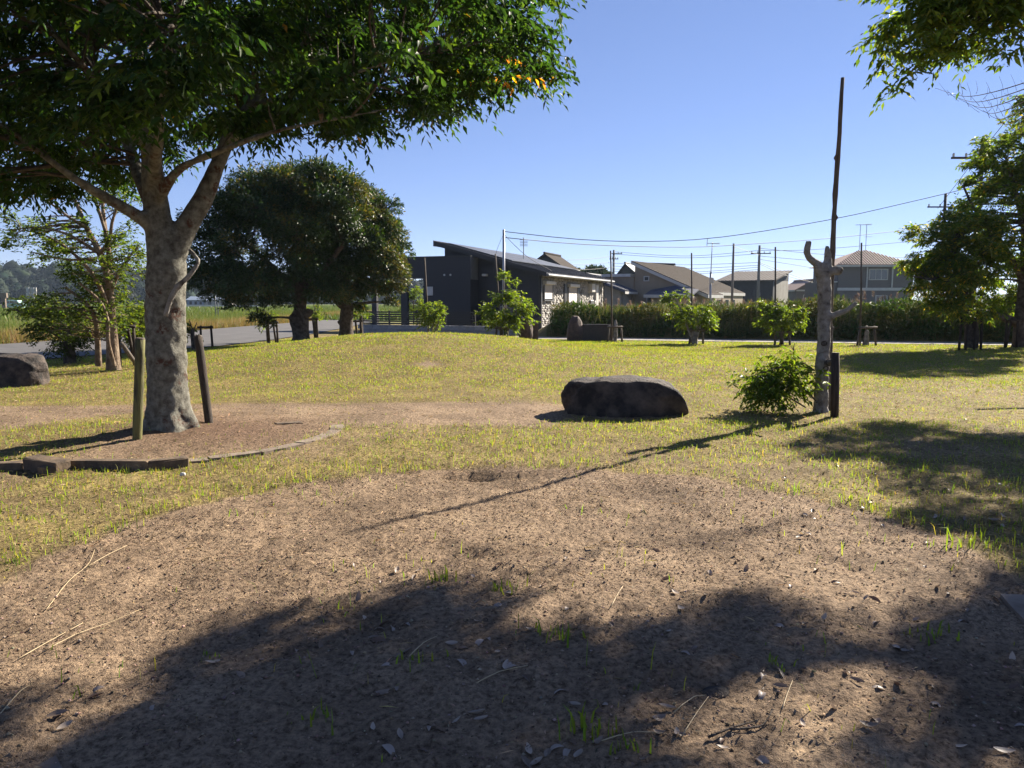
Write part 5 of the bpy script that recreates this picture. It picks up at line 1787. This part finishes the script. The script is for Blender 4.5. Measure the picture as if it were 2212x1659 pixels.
def fields():
    g = np.random.default_rng(95)
    # dry orange verge and greener rough beyond the road
    n = 110000
    y = 15 + 75 * g.random(n) ** 1.2
    xf = np.interp(y, ROAD_FAR[:, 1], ROAD_FAR[:, 0])
    off = g.exponential(5.0, n) + .15
    x = xf - off
    keep = (x / y > -.85)
    x, y, off = x[keep], y[keep], off[keep]; n = len(x)
    P = np.c_[x, y, gz(x, y)]
    grn = (off > 3.0 + 1.5 * vnoise(x / 3, y / 3, 4)) & (g.random(n) < .85)
    h = g.uniform(.35, .75, n) * np.where(grn, 1.0, .85)
    V, F, k = blades(P, h, g.uniform(.012, .03, n), .5, g)
    C = np.where(grn[:, None], palette(n, [(.075, .12, .02), (.11, .15, .03), (.16, .155, .06)], [.5, .35, .15], .2, g), palette(n, [(.23, .155, .085), (.20, .15, .07), (.13, .15, .04)], [.45, .3, .25], .2, g))
    stuff(np_obj('field_grass', V, F, M['dry_green'], None, False, np.repeat(C.clip(.004, .8), k, 0)), 'dry orange verge and rough green grass beyond the road')
    # broad field further out
    n = 70000
    y = 60 + 170 * g.random(n) ** 1.3
    x = -y * g.uniform(-.05, .80, n)
    P = np.c_[x, y, np.zeros(n)]
    V, F, k = blades(P, g.uniform(.3, .6, n), g.uniform(.08, .18, n), .5, g)
    C = palette(n, [(.065, .11, .02), (.09, .13, .03), (.13, .145, .045)], [.45, .35, .2], .15, g)
    stuff(np_obj('far_field_grass', V, F, M['dry_green'], None, False, np.repeat(C.clip(.004, .8), k, 0)), 'flat green field running to the wooded hill')


fields()


def hill():
    g = np.random.default_rng(97)
    # ground rise
    xs = np.linspace(-620, 160, 60); ys = np.linspace(330, 720, 24)
    X, Y = np.meshgrid(xs, ys)

    def hz(x, y):
        crest = np.interp(x, [-620, -300, -250, -200, -150, -110, -60, 0, 60, 160], [14, 13, 13, 11, 10, 8.5, 5, 2, 1, 0])
        return (crest + 2.0 * vnoise(x / 40, y / 60, 3)) * sstep(345, 420, y) - .3

    V = np.stack([X.ravel(), Y.ravel(), hz(X, Y).ravel()], 1)
    nx = 60
    i = (np.arange(23)[:, None] * nx + np.arange(nx - 1)[None]).ravel()
    structure(np_obj('hill', V, np.stack([i, i + 1, i + nx + 1, i + nx], 1), mat('hill_soil', (.05, .07, .03), None, .05), None, True))
    bm = bmesh.new(); bmesh.ops.create_icosphere(bm, subdivisions=2, radius=1)
    S = np.array([v.co[:] for v in bm.verts]); SF = np.array([[v.index for v in f.verts] for f in bm.faces]); bm.free()
    Vs, Fs, Ts, nv = [], [], [], 0
    n = 620
    for k in range(n):
        y = 345 + 150 * g.random() ** 1.3
        x = g.uniform(-.74, .12) * y
        r = g.uniform(2.6, 4.6)
        hgt = r * g.uniform(.9, 1.5)
        z = float(hz(x, y)) + hgt * .75
        q = S * (1 + .30 * noise3(S + k, 1.6, 3, 2) + .16 * noise3(S + k * 2.0, 4.5, 9, 2))[:, None] * np.array([r, r, hgt]) + np.array([x, y, z])
        Vs.append(q); Fs.append(SF + nv); nv += len(q)
        c = palette(1, [(.012, .022, .014), (.018, .030, .016), (.010, .018, .013)], [.5, .3, .2], .15, g)
        Ts.append(np.repeat(c, len(q), 0) * (1 + .15 * g.normal(size=(len(q), 1))))
    for k in range(n):
        q = Vs[k]; m_ = 95
        i0 = g.integers(0, len(q), m_)
        c0 = q.mean(0)
        P = q[i0] + (q[i0] - c0) * g.uniform(-.1, .16, (m_, 1)) + g.normal(size=(m_, 3)) * .35
        V_, F_ = leaf_arrays(P, g.normal(size=(m_, 3)) + np.array([0, 0, .2]), (q[i0] - c0) + g.normal(size=(m_, 3)) * 1.2, g.uniform(1.0, 2.2, m_), g.uniform(.7, 1.3, m_))
        Vs.append(V_); Fs.append(F_ + nv); nv += len(V_)
        Ts.append(np.repeat(Ts[k][:1] * g.uniform(.7, 1.35, (m_, 1)), 4, 0))
    stuff(np_obj('forest', np.concatenate(Vs), np.concatenate(Fs), M['far_leaf'], None, False, np.concatenate(Ts).clip(.004, .5)), 'dark wooded hill along the left horizon')


hill()


def far_things():
    g = np.random.default_rng(99)
    # trees beyond the houses
    for lab, u0, u1, v0, Y in [('round green tree far behind between the shed and the black house', 1262, 1318, 581, 118), ('lower far tree left of the distant utility pole', 1232, 1276, 586, 125)]:
        c = at((u0 + u1) / 2, (v0 + 640) / 2, Y); rx = (u1 - u0) / 2 * Y / FOC; rz = (650 - v0) / 2 * Y / FOC
        st = [[(c[0], Y, -.1, .3), (c[0], Y, 1.5, .25), (c[0], Y, c[2], .1)]]
        lob = dome_lobes((c[0], Y, c[2]), (rx, rx, rz), 14, rx * .5, g, -.6)
        lobe_tree('far_tree', lab, ((u0 + u1) / 2, 650), Y, st, lob, 5000, (.5, .24), [(.045, .07, .02), (.07, .10, .03)], [.5, .5], M['far_leaf'], M['bark_dark'], g)
    # greenery seen through the gateway
    c = at(893, 650, 52)
    leafy('garden_shrub', 'green shrub seen through the gateway of the black house', 'bush', np.array([c[0], 52, 0.]), [[(c[0], 52, 0, .05), (c[0], 52, 1.6, .03)]], [(c[0], 52, 1.35, 1.0, .8, 1.1)], 40, g, 8, (.25, .5), 8, .16, .08, .3, GREEN, [.4, .4, .2])
    # road sign on two posts
    Y = 60.0
    b = np.array([at(466, 690, Y)[0], Y, 0.])
    s = thing('road_sign', 'white road sign on two slim grey posts across the road', 'sign', b)
    for du in (-2.8, 2.8):
        t = at(466 + du, 612, Y); MB().tube([np.array([t[0], Y, 0]), t], .045, 8).at_parent(s).build('post', M['galv'], s, True)
    p0, p1 = at(460, 640, Y), at(473, 611, Y)
    MB().box(p0[0], p1[0], Y - .09, Y - .06, p0[2], p1[2]).at_parent(s).build('panel', M['white'], s)
    # back of a billboard
    Y = 130.0
    b = np.array([at(67, 657, Y)[0], Y, 0.])
    s = thing('billboard', 'back of a white billboard on two posts far across the field', 'sign', b)
    for u in (62.5, 73):
        t = at(u, 621, Y); MB().tube([np.array([t[0], Y - .2, 0]), np.array([t[0], Y - .2, t[2]])], .14, 8).at_parent(s).build('post', M['galv'], s)
    for k, (va, vb) in enumerate(((621, 630), (632, 641), (643, 649))):
        p0, p1 = at(56.5, vb, Y), at(78, va, Y)
        MB().box(p0[0], p1[0], Y, Y + .12, p0[2], p1[2]).at_parent(s).build('panel', M['white'], s)
    b = np.array([at(6, 657, Y)[0], Y, 0.])
    s = thing('roadside_sign', 'pale square roadside sign on a stout post at the far left', 'sign', b)
    p0, p1 = at(-4, 643, Y), at(15, 633, Y); q0, q1 = at(5, 660, Y), at(12, 643, Y)
    MB().box(p0[0], p1[0], Y - .2, Y + .2, p0[2], p1[2]).at_parent(s).build('panel', M['concrete'], s)
    MB().box(q0[0], q1[0], Y - .15, Y + .15, 0, p0[2]).at_parent(s).build('post', M['concrete'], s)
    # little van
    M['mint'] = mat('mint_paint', (.38, .58, .52), (.34, .52, .47), 1, .35, .0)
    Y = 140.0
    c = at(34, 657, Y)
    car = thing('parked_van', 'pale mint green van parked far across the field', 'van', (c[0], Y, 0))
    L = 3.3
    MB().prism([(-L / 2, -.72, .28), (L / 2, -.72, .28), (L / 2, -.72, .85), (L / 2 - .5, -.72, 1.0), (L / 2 - .95, -.72, 1.62), (-L / 2 + .12, -.72, 1.68), (-L / 2, -.72, 1.0)], (0, 1.44, 0)).build('body', M['mint'], car, False, .05)
    for x0, x1 in ((-1.45, -.65), (-.58, .15), (.22, .75)):
        MB().box(x0, x1, -.745, -.728, 1.05, 1.5).build('side_window', M['glass'], car)
    for x in (-1.05, 1.05):
        w = MB().tube([(x, -.74, .28), (x, -.58, .28)], .28, 14).build('wheel', M['black'], car)
        MB().tube([(x, -.755, .28), (x, -.742, .28)], .16, 12).build('rim', M['alu'], w)
    # long sheds and guard rail beyond the field
    M['blue_shed'] = mat('blue_grey_sheeting', (.20, .25, .33), (.16, .2, .27), .5, .6, .0)
    Y = 260.0
    for lab, u0, u1, vr, ve in [('long low blue grey shed across the field left of the evergreens', 404, 440, 640, 648), ('pale roofed farm shed across the field behind the road sign', 442, 490, 642, 649)]:
        x0, x1 = at(u0, 650, Y)[0], at(u1, 650, Y)[0]
        zr, ze = at(0, vr, Y)[2], at(0, ve, Y)[2]
        h = thing('farm_shed', lab, 'shed', (x0, Y, 0))
        w = x1 - x0
        MB().box(0, w, 0, 8, 0, ze).build('wall', M['blue_shed'] if u0 < 440 else M['greywall'], h)
        MB().prism([(-.4, -.5, ze), (-.4, 8.5, ze), (-.4, 4, zr)], (w + .8, 0, 0)).build('roof', M['blue_shed'], h)
        for k in range(3):
            MB().box(w * (.15 + .3 * k), w * (.15 + .3 * k) + w * .14, -.08, 0, .3, ze * .75).build('door', M['darkwall'], h)
    p = [at(u, 660, 150) for u in (380, 480, 580)]
    rail = thing('guard_rail', 'thin white guard rail along the far side of the field', 'guard rail', (p[0][0], 150, 0))
    x0, x1 = p[0][0], p[2][0]
    MB().box(0, x1 - x0, -.03, .03, .45, .75).build('rail', M['white'], rail)
    for k in range(9):
        MB().box((x1 - x0) * k / 8, (x1 - x0) * k / 8 + .12, .03, .15, 0, .7).build('post', M['white'], rail)


far_things()


GD = bpy.data.objects['ground'].data
_gv = np.zeros(len(GD.vertices) * 3, np.float32); GD.vertices.foreach_get('co', _gv); _gv = _gv.reshape(-1, 3)
_near = _gv[(np.abs(_gv[:, 0]) < 9) & (_gv[:, 1] > 1.2) & (_gv[:, 1] < 13)]
_gx = np.unique(_near[:, 0]); _gy = np.unique(_near[:, 1])
_gzg = _near[np.lexsort((_near[:, 0], _near[:, 1]))][:, 2].reshape(len(_gy), len(_gx))


def soil(x, y):
    """height of the modelled soil surface close by"""
    i = np.clip(np.searchsorted(_gx, x) - 1, 0, len(_gx) - 2); j = np.clip(np.searchsorted(_gy, y) - 1, 0, len(_gy) - 2)
    return float(np.mean([_gzg[j, i], _gzg[j + 1, i], _gzg[j, i + 1], _gzg[j + 1, i + 1]]))


def soil_v(x, y):
    i = np.clip(np.searchsorted(_gx, x) - 1, 0, len(_gx) - 2); j = np.clip(np.searchsorted(_gy, y) - 1, 0, len(_gy) - 2)
    z = np.maximum(np.maximum(_gzg[j, i], _gzg[j + 1, i]), np.maximum(_gzg[j, i + 1], _gzg[j + 1, i + 1]))
    return np.where((y < 12.5) & (np.abs(x) < 8.5), z, gz(x, y) + .006)


# ------------------------------------------------------------------ lawn, straw, litter
def lawn():
    g = np.random.default_rng(101)

    def scatter(n, ymin, ymax, p=1.0):
        y = ymin + (ymax - ymin) * g.random(n) ** p
        x = g.uniform(-.72, .72, n) * y
        return x, y
    # blades
    Vs, Fs, Ts, nv = [], [], [], 0
    for n, y0, y1, h, w, seg in [(120000, 2.2, 9.5, (.022, .060), .0052, True), (760000, 8.5, 30.5, (.020, .050), .010, False)]:
        x, y = scatter(n, y0, y1, .62)
        d = lawn_density(x, y)
        clump = .35 + .65 * sstep(-.25, .35, fbm(x * 3.5, y * 3.5, 2, 71))
        ok = (g.random(n) < d * clump) & (beyond_path(x, y) < -.05 + .12 * g.normal(size=n))
        # not on the road
        rn = np.interp(y, ROAD_NEAR[:, 1], ROAD_NEAR[:, 0])
        ok &= x > rn + .1 + .15 * g.random(n)
        x, y, d = x[ok], y[ok], d[ok]; n = len(x)
        P = np.c_[x, y, soil_v(x, y) - .008]
        edge = sstep(CIRC_R + .5, CIRC_R, np.hypot(x - CIRC[0], y - CIRC[1]))
        hh = g.uniform(*h, n) * (1 + .9 * edge * g.random(n)) * (.8 + .5 * g.random(n) ** 6 * 2)
        lie = np.where(g.random(n) < .5, .95, .35)
        V, F, k = blades(P, hh, np.full(n, w) * (.5 + .04 * y if not seg else 1) * g.uniform(.7, 1.3, n), lie, g, seg)
        yel = sstep(-.3, .4, fbm(x / 2.2, y / 2.2, 3, 81))[:, None]
        C = palette(n, [(.11, .18, .020), (.16, .215, .030), (.235, .22, .055)], [.44, .37, .19], .2, g) * (1 + .18 * yel)
        Vs.append(V); Fs.append(F + nv); nv += len(V); Ts.append(np.repeat(C.clip(.004, .8), k, 0))
    stuff(np_obj('lawn_grass', np.concatenate(Vs), np.concatenate(Fs), M['grass'], None, False, np.concatenate(Ts)), 'short yellow green lawn with bare patches')

    # dry clippings lying flat
    n = 210000
    x, y = scatter(n, 2.2, 26, .5)
    d = lawn_density(x, y)
    rc = np.hypot(x - CIRC[0], y - CIRC[1])
    p = np.where(rc < CIRC_R, .5 * sstep(-.3, .5, fbm(x * 1.6, y * 1.6, 3, 44)) + .1, .35 + .65 * sstep(.05, .5, d))
    ok = (g.random(n) < p) & (x > np.interp(y, ROAD_NEAR[:, 1], ROAD_NEAR[:, 0]) + .1) & (beyond_path(x, y) < 0)
    x, y = x[ok], y[ok]; n = len(x)
    P = np.c_[x, y, soil_v(x, y) + g.uniform(-.002, .012, n)]
    dd = g.normal(size=(n, 3)) * np.array([1, 1, .22])
    L = np.where(g.random(n) < .66, g.uniform(.008, .03, n), g.uniform(.03, .09, n)); W = g.uniform(.002, .006, n) * (1 + y * .09)
    V, F = leaf_arrays(P, dd, np.array([0, 0, 1.]) + g.normal(size=(n, 3)) * .4, L, W, .1)
    C = palette(n, [(.40, .29, .15), (.30, .21, .11), (.50, .38, .21), (.14, .095, .055)], [.4, .25, .2, .15], .18, g)
    # dark and pale rotted flecks on the bare patch
    m2 = 120000
    x2, y2 = scatter(m2, 2.2, 9.5, .6)
    k2 = (np.hypot(x2 - CIRC[0], y2 - CIRC[1]) < CIRC_R + .3) & (g.random(m2) < .35 + .65 * sstep(-.35, .35, fbm(x2 * 2.3, y2 * 2.3, 3, 47)))
    x2, y2 = x2[k2], y2[k2]; m2 = len(x2)
    P2 = np.c_[x2, y2, soil_v(x2, y2) + g.uniform(-.002, .009, m2)]
    V2, F2 = leaf_arrays(P2, g.normal(size=(m2, 3)) * np.array([1, 1, .35]), np.array([0, 0, 1.]) + g.normal(size=(m2, 3)) * .6, g.uniform(.006, .022, m2), g.uniform(.003, .009, m2), .2)
    C2 = palette(m2, [(.10, .068, .048), (.20, .145, .10), (.36, .27, .19), (.055, .04, .03)], [.35, .3, .17, .18], .2, g)
    F = np.concatenate([F, F2 + len(V)]); V = np.concatenate([V, V2]); C = np.concatenate([C, C2])
    stuff(np_obj('straw_litter', V, F, M['dry'], None, False, np.repeat(C.clip(.01, .8), 4, 0)), 'dry grass clippings and straw lying on the soil')

    # crumbs of soil
    n = 60000
    x, y = scatter(n, 2.1, 9.5, .75)
    keep = g.random(n) < np.where(np.hypot(x - CIRC[0], y - CIRC[1]) < CIRC_R, .85, .4)
    x, y = x[keep], y[keep]; n = len(x)
    r = .0018 + .0085 * g.random(n) ** 7
    O = np.array([(1, 0, 0), (-1, 0, 0), (0, 1, 0), (0, -1, 0), (0, 0, .75), (0, 0, -.5)])
    OF = np.array([(0, 2, 4), (2, 1, 4), (1, 3, 4), (3, 0, 4), (2, 0, 5), (1, 2, 5), (3, 1, 5), (0, 3, 5)])
    V = O[None] * r[:, None, None] * g.uniform(.55, 1.35, (n, 6, 3))
    a = g.uniform(0, 6.28, n); ca, sa = np.cos(a)[:, None], np.sin(a)[:, None]
    V = np.stack([V[..., 0] * ca - V[..., 1] * sa, V[..., 0] * sa + V[..., 1] * ca, V[..., 2]], -1)
    V += np.c_[x, y, soil_v(x, y) + r * .15][:, None, :]
    F = (OF[None] + np.arange(n)[:, None, None] * 6).reshape(-1, 3)
    C = palette(n, [(.20, .145, .105), (.12, .086, .064), (.30, .225, .168)], [.5, .25, .25], .2, g)
    m, nt, ns, ls, b = new_mat('soil_crumb')
    at_ = N(ns, 'ShaderNodeAttribute', attribute_name='tint'); ls.new(at_.outputs['Color'], b.inputs['Base Color'])
    b.inputs['Roughness'].default_value = .95; b.inputs['Specular IOR Level'].default_value = .1
    stuff(np_obj('soil_crumbs', V.reshape(-1, 3), F, m, None, True, np.repeat(C.clip(.02, .6), 6, 0)), 'crumbs and small clods of soil')


lawn()


def fallen_leaves():
    g = np.random.default_rng(111)
    cols = [(.30, .245, .21), (.20, .15, .115), (.34, .275, .22), (.13, .082, .058)]
    m = leaf_mat('fallen_leaf', .5, .12, (1.1, 1, .9), .4)
    meshes = []
    for k in range(8):
        L, W = .062, .026
        nu, nvv = 7, 5
        V = []
        curl = g.uniform(-.9, .9); fold = g.uniform(.15, .8)
        for i in range(nu):
            t = i / (nu - 1)
            w = W * (math.sin(math.pi * min(1, t * .97 + .02)) ** .75) * .5
            for j in range(nvv):
                s = j / (nvv - 1) * 2 - 1
                V.append((L * (t - .5), s * w, abs(s) ** 1.4 * w * fold + curl * L * (t - .5) ** 2 * 1.2 + .004))
        V.append((-L * .5 - .016, .002, .003)); V.append((-L * .5, .0015, .004)); V.append((-L * .5, -.0015, .004))
        F = [(i * nvv + j, i * nvv + j + 1, (i + 1) * nvv + j + 1) for i in range(nu - 1) for j in range(nvv - 1)] + [(i * nvv + j, (i + 1) * nvv + j + 1, (i + 1) * nvv + j) for i in range(nu - 1) for j in range(nvv - 1)] + [(nu * nvv, nu * nvv + 1, nu * nvv + 2)]
        c = np.array(cols[k % 4]) * g.uniform(.85, 1.15)
        meshes.append(np_mesh('fallen_leaf', np.array(V), np.array(F), m, True, np.tile(c, (len(V), 1))))
    spots = [(1200, 1612), (1182, 1625), (1160, 1640), (1235, 1600), (1225, 1622), (1290, 1605), (1142, 1618), (1290, 1540), (1305, 1525), (1135, 1640), (1250, 1630), (1000, 1413), (1055, 1393), (1140, 1375), (1092, 1451), (1135, 1475), (1105, 1450), (880, 1418), (975, 1408), (1320, 1362), (1225, 1330), (1470, 1590), (1560, 1612), (2190, 1490), (2205, 1570), (1955, 1402), (1870, 1300), (1500, 1412), (1480, 1425), (1740, 1355), (1780, 1345), (2050, 1290), (2080, 1340), (2090, 1320), (2020, 1425), (2010, 1480), (640, 1405), (690, 1400), (460, 1430), (205, 1510), (210, 1495), (125, 1555), (140, 1575), (130, 1550), (330, 1532), (525, 1470), (905, 1240), (895, 1260), (1020, 1260), (1110, 1245), (1200, 1235), (1170, 1280), (820, 1370), (815, 1395), (790, 1350), (830, 1360), (840, 1620), (950, 1580), (1040, 1560), (1410, 1365), (1645, 1500), (1430, 1590)]
    for k in range(85):
        spots.append((g.uniform(700, 2200), g.uniform(1190, 1655)))
    for k in range(60):
        spots.append((g.uniform(1650, 2205), g.uniform(900, 1180)))
    sp = {(1200, 1612): 'largest pale fallen leaf in the heap at the bottom below the bright grass tuft', (125, 1555): 'big curled pale leaf at the lower left where the shade begins', (1955, 1402): 'broad silvery leaf lying in the right hand shade below the long straw', (815, 1395): 'dark reddish fallen leaf at the edge of the shade left of the middle'}
    for i, (u, v) in enumerate(spots):
        p = ground(u, v)
        if p[1] > 12.5 or abs(p[0]) > 8:
            continue
        o = bpy.data.objects.new('fallen_leaf', meshes[i % 8] if (u, v) != (815, 1395) else meshes[3])
        o.location = (p[0], p[1], soil(p[0], p[1]) + .003)
        o.rotation_euler = (g.normal() * .3, g.normal() * .3, g.uniform(0, 6.28))
        s = g.uniform(.62, 1.12) * (1.5 if (u, v) in sp else 1)
        o.scale = (s, s, s)
        COL.objects.link(o)
        tone = ('pale silvery', 'tan brown', 'light buff', 'dark brown')[i % 4]
        where = 'in the thin grass of the shaded lawn at the right' if np.hypot(p[0] - CIRC[0], p[1] - CIRC[1]) > CIRC_R else 'on the lit soil of the dirt patch' if v < 1290 or (u < 800 and v < 1430) else 'on the shaded soil at the front, left half' if u < 1106 else 'on the shaded soil at the front, right half'
        tag(o, sp.get((u, v), tone + ' curled leaf lying ' + where), 'leaf', 'fallen leaves on the ground')


fallen_leaves()


def straws_and_tufts():
    g = np.random.default_rng(121)
    def straw(label, pts, r=.0019, mt='straw', name='straw'):
        P = []
        for u, v in pts:
            p = ground(u, v); P.append((p[0], p[1], soil(p[0], p[1]) + .006 + g.uniform(0, .008)))
        C = curve_pts(np.array(P), .06)
        o = MB().tube(C, r * np.linspace(1.2, .7, len(C)), 5).build(name, M[mt], None, True)
        tag(o, label, 'straw' if mt == 'straw' else 'twig', 'loose straws and twigs on the soil')
    M['straw'] = mat('dry_straw', (.52, .41, .24), (.40, .30, .17), 20, .6, .1)
    for lab, pts in [
        ('longest bright straw lying slantwise on the lit soil at the left', [(92, 1415), (165, 1378), (240, 1345), (305, 1322)]),
        ('long bright straw just left of the longest one', [(38, 1432), (110, 1390), (180, 1352)]),
        ('crooked pale straw nearest the grass at the left rim of the dirt patch', [(100, 1320), (150, 1260), (190, 1228), (205, 1195)]),
        ('straw with a side stalk by the left rim of the dirt patch', [(190, 1230), (235, 1205), (275, 1185)]),
        ('short straw at the lower left corner of the picture', [(2, 1560), (20, 1530), (45, 1505), (70, 1485)]),
        ('pale straw poking out of the shade at the bottom between the tufts', [(1300, 1605), (1370, 1585), (1440, 1592)]),
        ('bent thick straw in the lower right shade', [(1475, 1592), (1500, 1555), (1530, 1510)]),
        ('straw radiating from the clod in the lower right', [(1455, 1545), (1500, 1510), (1545, 1488)]),
        ('straight pale straw at the right above the corner slab', [(1690, 1530), (1700, 1500), (1712, 1475)]),
        ('straw across the shade left of the bottom leaves', [(885, 1432), (915, 1405), (945, 1392)]),
        ('thin straw in the mid shade below the second tuft', [(1030, 1480), (1080, 1462), (1140, 1450)]),
        ('straw in the lit soil right of the tufts', [(1320, 1330), (1332, 1300), (1345, 1280)]),
    ]:
        straw(lab, pts)
    for lab, pts in [('dark curved twig in the lower right shade', [(1578, 1583), (1620, 1575), (1650, 1560), (1668, 1535)]), ('thin dark twig right of the bent straw', [(1530, 1600), (1580, 1580), (1630, 1555)])]:
        straw(lab, pts, .004, 'bark_dark', 'twig')
    tufts = [('bright grass tuft with long blades at the bottom of the picture', 1268, 1590, 22, .10, .10), ('bright grass tuft on the lit soil in the middle', 950, 1262, 22, .075, .10), ('grass tuft on a small mound where the shade begins', 1090, 1290, 24, .07, .12), ('dark green tuft in the shade right of the mound tuft', 1215, 1385, 24, .09, .14), ('small tuft in shade left of the bottom leaves', 905, 1440, 12, .06, .12), ('tuft among leaves in the right hand shade', 2010, 1370, 22, .06, .16), ('low tuft on the soil at the right of the straw clod', 1680, 1440, 9, .05, .08), ('low tuft below the bottom bright tuft', 1350, 1620, 12, .06, .10), ('small green tuft in the lower left shade', 690, 1560, 14, .06, .14), ('little tuft beside the pale leaf on the lit left soil', 455, 1420, 9, .035, .07), ('tall blades on the right rim of the dirt patch', 2065, 1185, 16, .11, .16), ('upright blades on the rim below the dark lawn shade', 1840, 1085, 14, .09, .14), ('upright blades on the left rim of the dirt patch', 250, 1150, 18, .08, .20)]
    for lab, u, v, n, h, sp in tufts:
        c = ground(u, v)
        root = thing('grass_tuft', lab, 'grass tuft', (c[0], c[1], soil(c[0], c[1])), 0, 'grass tufts on the bare soil')
        P = np.c_[c[0] + g.normal(size=n) * sp * .4, c[1] + g.normal(size=n) * sp * .3, np.zeros(n)]
        P[:, 2] = [soil(px_, py_) - .004 for px_, py_, _ in P]
        V, F, k = blades(P, h * g.uniform(.45, 1.15, n), np.full(n, .0085) * g.uniform(.7, 1.3, n), .42, g, True)
        T = np.repeat(palette(n, [(.11, .17, .022), (.15, .21, .03)], [.5, .5], .15, g), k, 0)
        for q in range(n):
            f = F[q * 3:(q + 1) * 3] - q * k
            o = np_obj('blade', V[q * k:(q + 1) * k], f, M['grass'], root, False, T[q * k:(q + 1) * k])
    # clod with roots, lower right
    c = ground(1545, 1488)
    o = boulder('soil_clod', 'dark root clod lying on the soil in the lower right', (c[0], c[1], soil(c[0], c[1]) + .012), (.13, .09, .06), 9, .4, .9, None, 'rock', 3, cat='clod')
    # green plastic scrap near the kerb blocks
    c = ground(722, 1022) if False else ground(395, 1022 + 8)
    o = boulder('pale_pebble', 'small pale green pebble in front of the kerb blocks', (c[0], c[1], soil(c[0], c[1]) + .012), (.05, .04, .035), 4, 0, .9, None, 'white', 3, cat='pebble')


straws_and_tufts()


# ------------------------------------------------------------------ air
def air():
    m = bpy.data.materials.new('thin_haze'); m.use_nodes = True
    nt = m.node_tree; nt.nodes.remove(nt.nodes['Principled BSDF'])
    v = nt.nodes.new('ShaderNodeVolumePrincipled')
    v.inputs['Color'].default_value = (.62, .78, 1.0, 1)
    v.inputs['Density'].default_value = HAZE
    v.inputs['Anisotropy'].default_value = 0.2
    nt.links.new(v.outputs[0], nt.nodes['Material Output'].inputs['Volume'])
    o = MB().box(-3200, 3200, -400, 3600, -1.6, 30).build('haze', m)
    stuff(o, 'thin pale air that turns far things bluish')


HAZE = 0.00016
air()
